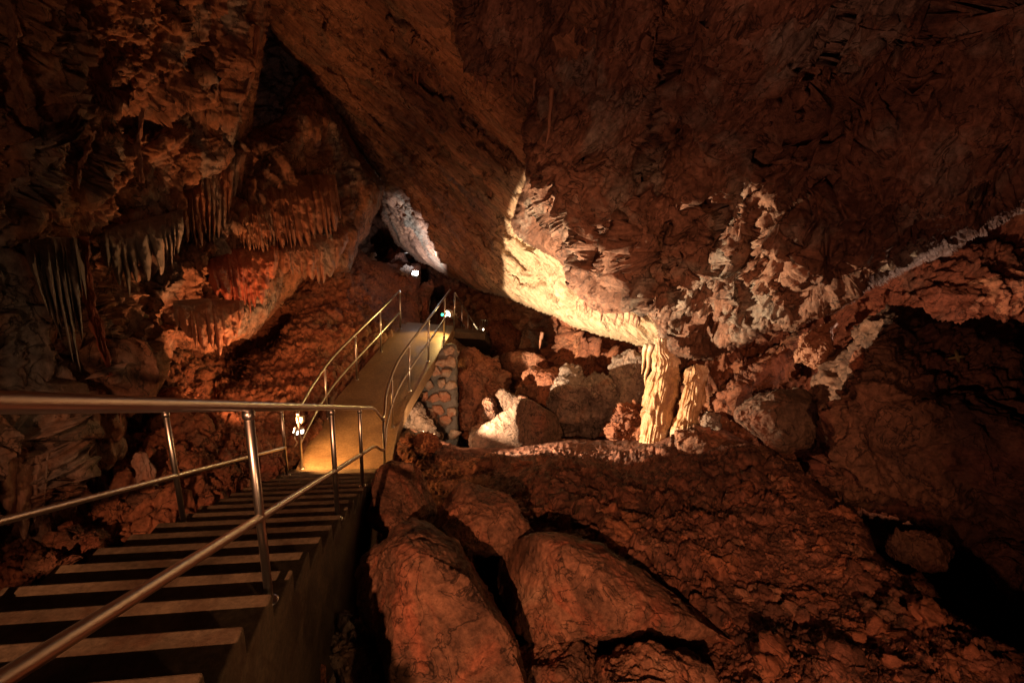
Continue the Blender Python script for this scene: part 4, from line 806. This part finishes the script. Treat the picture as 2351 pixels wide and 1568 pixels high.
# stalactites
spike('long thin stalactite hanging from the ceiling ledge', 1264, 215, 6.5, .62, .035, seed=1)
spike('thin dark stalactite hanging beside the far passage', 1242, 770, 12.0, .35, .05, seed=2)
spike('thick stub stalactite on the dark wall near the far stairs', 980, 690, 15.5, .75, .10, seed=3)
spike('slim stalactite left of the tall column', 1483, 800, 9.0, .5, .045, M_lime, seed=4)
spike('tapered stalactite with a bent tip next to the tall column', 1493, 800, 8.95, .75, .05, M_lime, seed=5)
R0 = random.Random(7)
for k in range(30):
    u = R0.random(); px = 1090 + u * 140; py = 190 + u * 8 + R0.uniform(-3, 3)
    if k >= 10: u = R0.random(); px = 1320 + u * 170; py = 702 + u * 36 + R0.uniform(-5, 5)
    if k >= 22: u = R0.random(); px = 880 + u * 150; py = 165 + u * 25
    spike(['tiny stalactite in the row along the ceiling ledge', 'tiny stalactite in the row along the lower edge of the hanging rock', 'tiny stalactite on the dark slanting ceiling'][(k >= 10) + (k >= 22)], px, py, [6.55, 8.75, 8.6][(k >= 10) + (k >= 22)], R0.uniform(.05, .18), R0.uniform(.012, .025), M_curt, group=['stalactites along the ceiling ledge', 'stalactites along the hanging rock', 'stalactites on the slanting ceiling'][(k >= 10) + (k >= 22)], seed=k)

# pale arched rail in the upper passage
ar = smoothline([at(898, 628, 16.5), at(900, 605, 16.4), at(910, 590, 16.3), at(925, 582, 16.2), at(940, 580, 16.2)], 30)
ar2 = smoothline([at(907, 630, 16.5), at(910, 613, 16.4), at(920, 603, 16.3), at(932, 600, 16.2)], 24)
rt = empty('walkway_railing', tuple(ar[0])); tag(rt, 'pale arched rail in the upper passage beside the white lamp', 'railing')
part_of(tube('handrail', ar, .03, M_steel), rt); part_of(tube('mid_rail', ar2, .025, M_steel), rt); part_of(tube('post', [ar[18], ar[18] - Z * .9], .025, M_steel), rt)

# ------------------------------------------------------------------ loose stones on the rubble floor
protos = []
for k in range(10):
    nt, nf = 40, 24; th = np.linspace(0, 2 * np.pi, nt, endpoint=False); ph = np.linspace(.02, np.pi - .02, nf); Tq, Pq = np.meshgrid(th, ph, indexing='ij')
    V = np.stack([np.cos(Tq) * np.sin(Pq), np.sin(Tq) * np.sin(Pq), .75 * np.cos(Pq)], -1).reshape(-1, 3) * np.array([1, .6 + .05 * k, .8])
    Fc = gridfaces(nt, nf, True); nrm = V / np.linalg.norm(V, axis=1, keepdims=True)
    V = V + nrm * rockdisp(V, .9, .45, 500 + k, None, crack=.1, levels=3, warp=.3)[:, None]
    me = bpy.data.meshes.new('loose_stone'); o = link('loose_stone', V, Fc[:, ::-1], [M_floor, M_boul, M_red][k % 3]); protos.append(o.data); bpy.data.objects.remove(o)
fv = np.array([v.co[:] for v in bpy.data.objects['cave_floor'].data.vertices])
R0 = random.Random(12); cnt = 0
fx, fy = [], []
c_, s_ = math.cos(PITCH), math.sin(PITCH)
up = fv[:, 1] * s_ + fv[:, 2] * c_; dep = fv[:, 1] * c_ - fv[:, 2] * s_; aa = fv[:, 0] * math.cos(ROLL) + up * math.sin(ROLL); uu = -fv[:, 0] * math.sin(ROLL) + up * math.cos(ROLL)
fpx = 1175.5 + F * aa / dep; fpy = 784 - F * uu / dep
while cnt < 290:
    px = R0.uniform(930, 2340); py = R0.uniform(1040, 1560)
    lim = 1040 if px < 1300 else 1080
    if py < lim or (px < 1230 and py > 1090) or (px < 1700 and py > 1240 + (px - 1240) * .55 and px > 1150): continue
    if py < 1100 + (px - 1900) * .75: continue
    i = int(np.argmin((fpx - px) ** 2 + (fpy - py) ** 2)); p = fv[i]
    if (fpx[i] - px) ** 2 + (fpy[i] - py) ** 2 > 60: continue
    sc = .03 + .15 * R0.random() ** 3.5
    o = bpy.data.objects.new('loose_stone', protos[cnt % 10]); COL.objects.link(o)
    o.location = (p[0], p[1], p[2] - sc * .1); o.scale = (sc, sc, sc * .85); o.rotation_euler = (R0.uniform(-.5, .5), R0.uniform(-.5, .5), R0.uniform(0, 6.3))
    tag(o, 'loose red-brown stone lying on the rubble floor between the boulders and the pit', 'stone', 'loose stones on the rubble floor'); cnt += 1
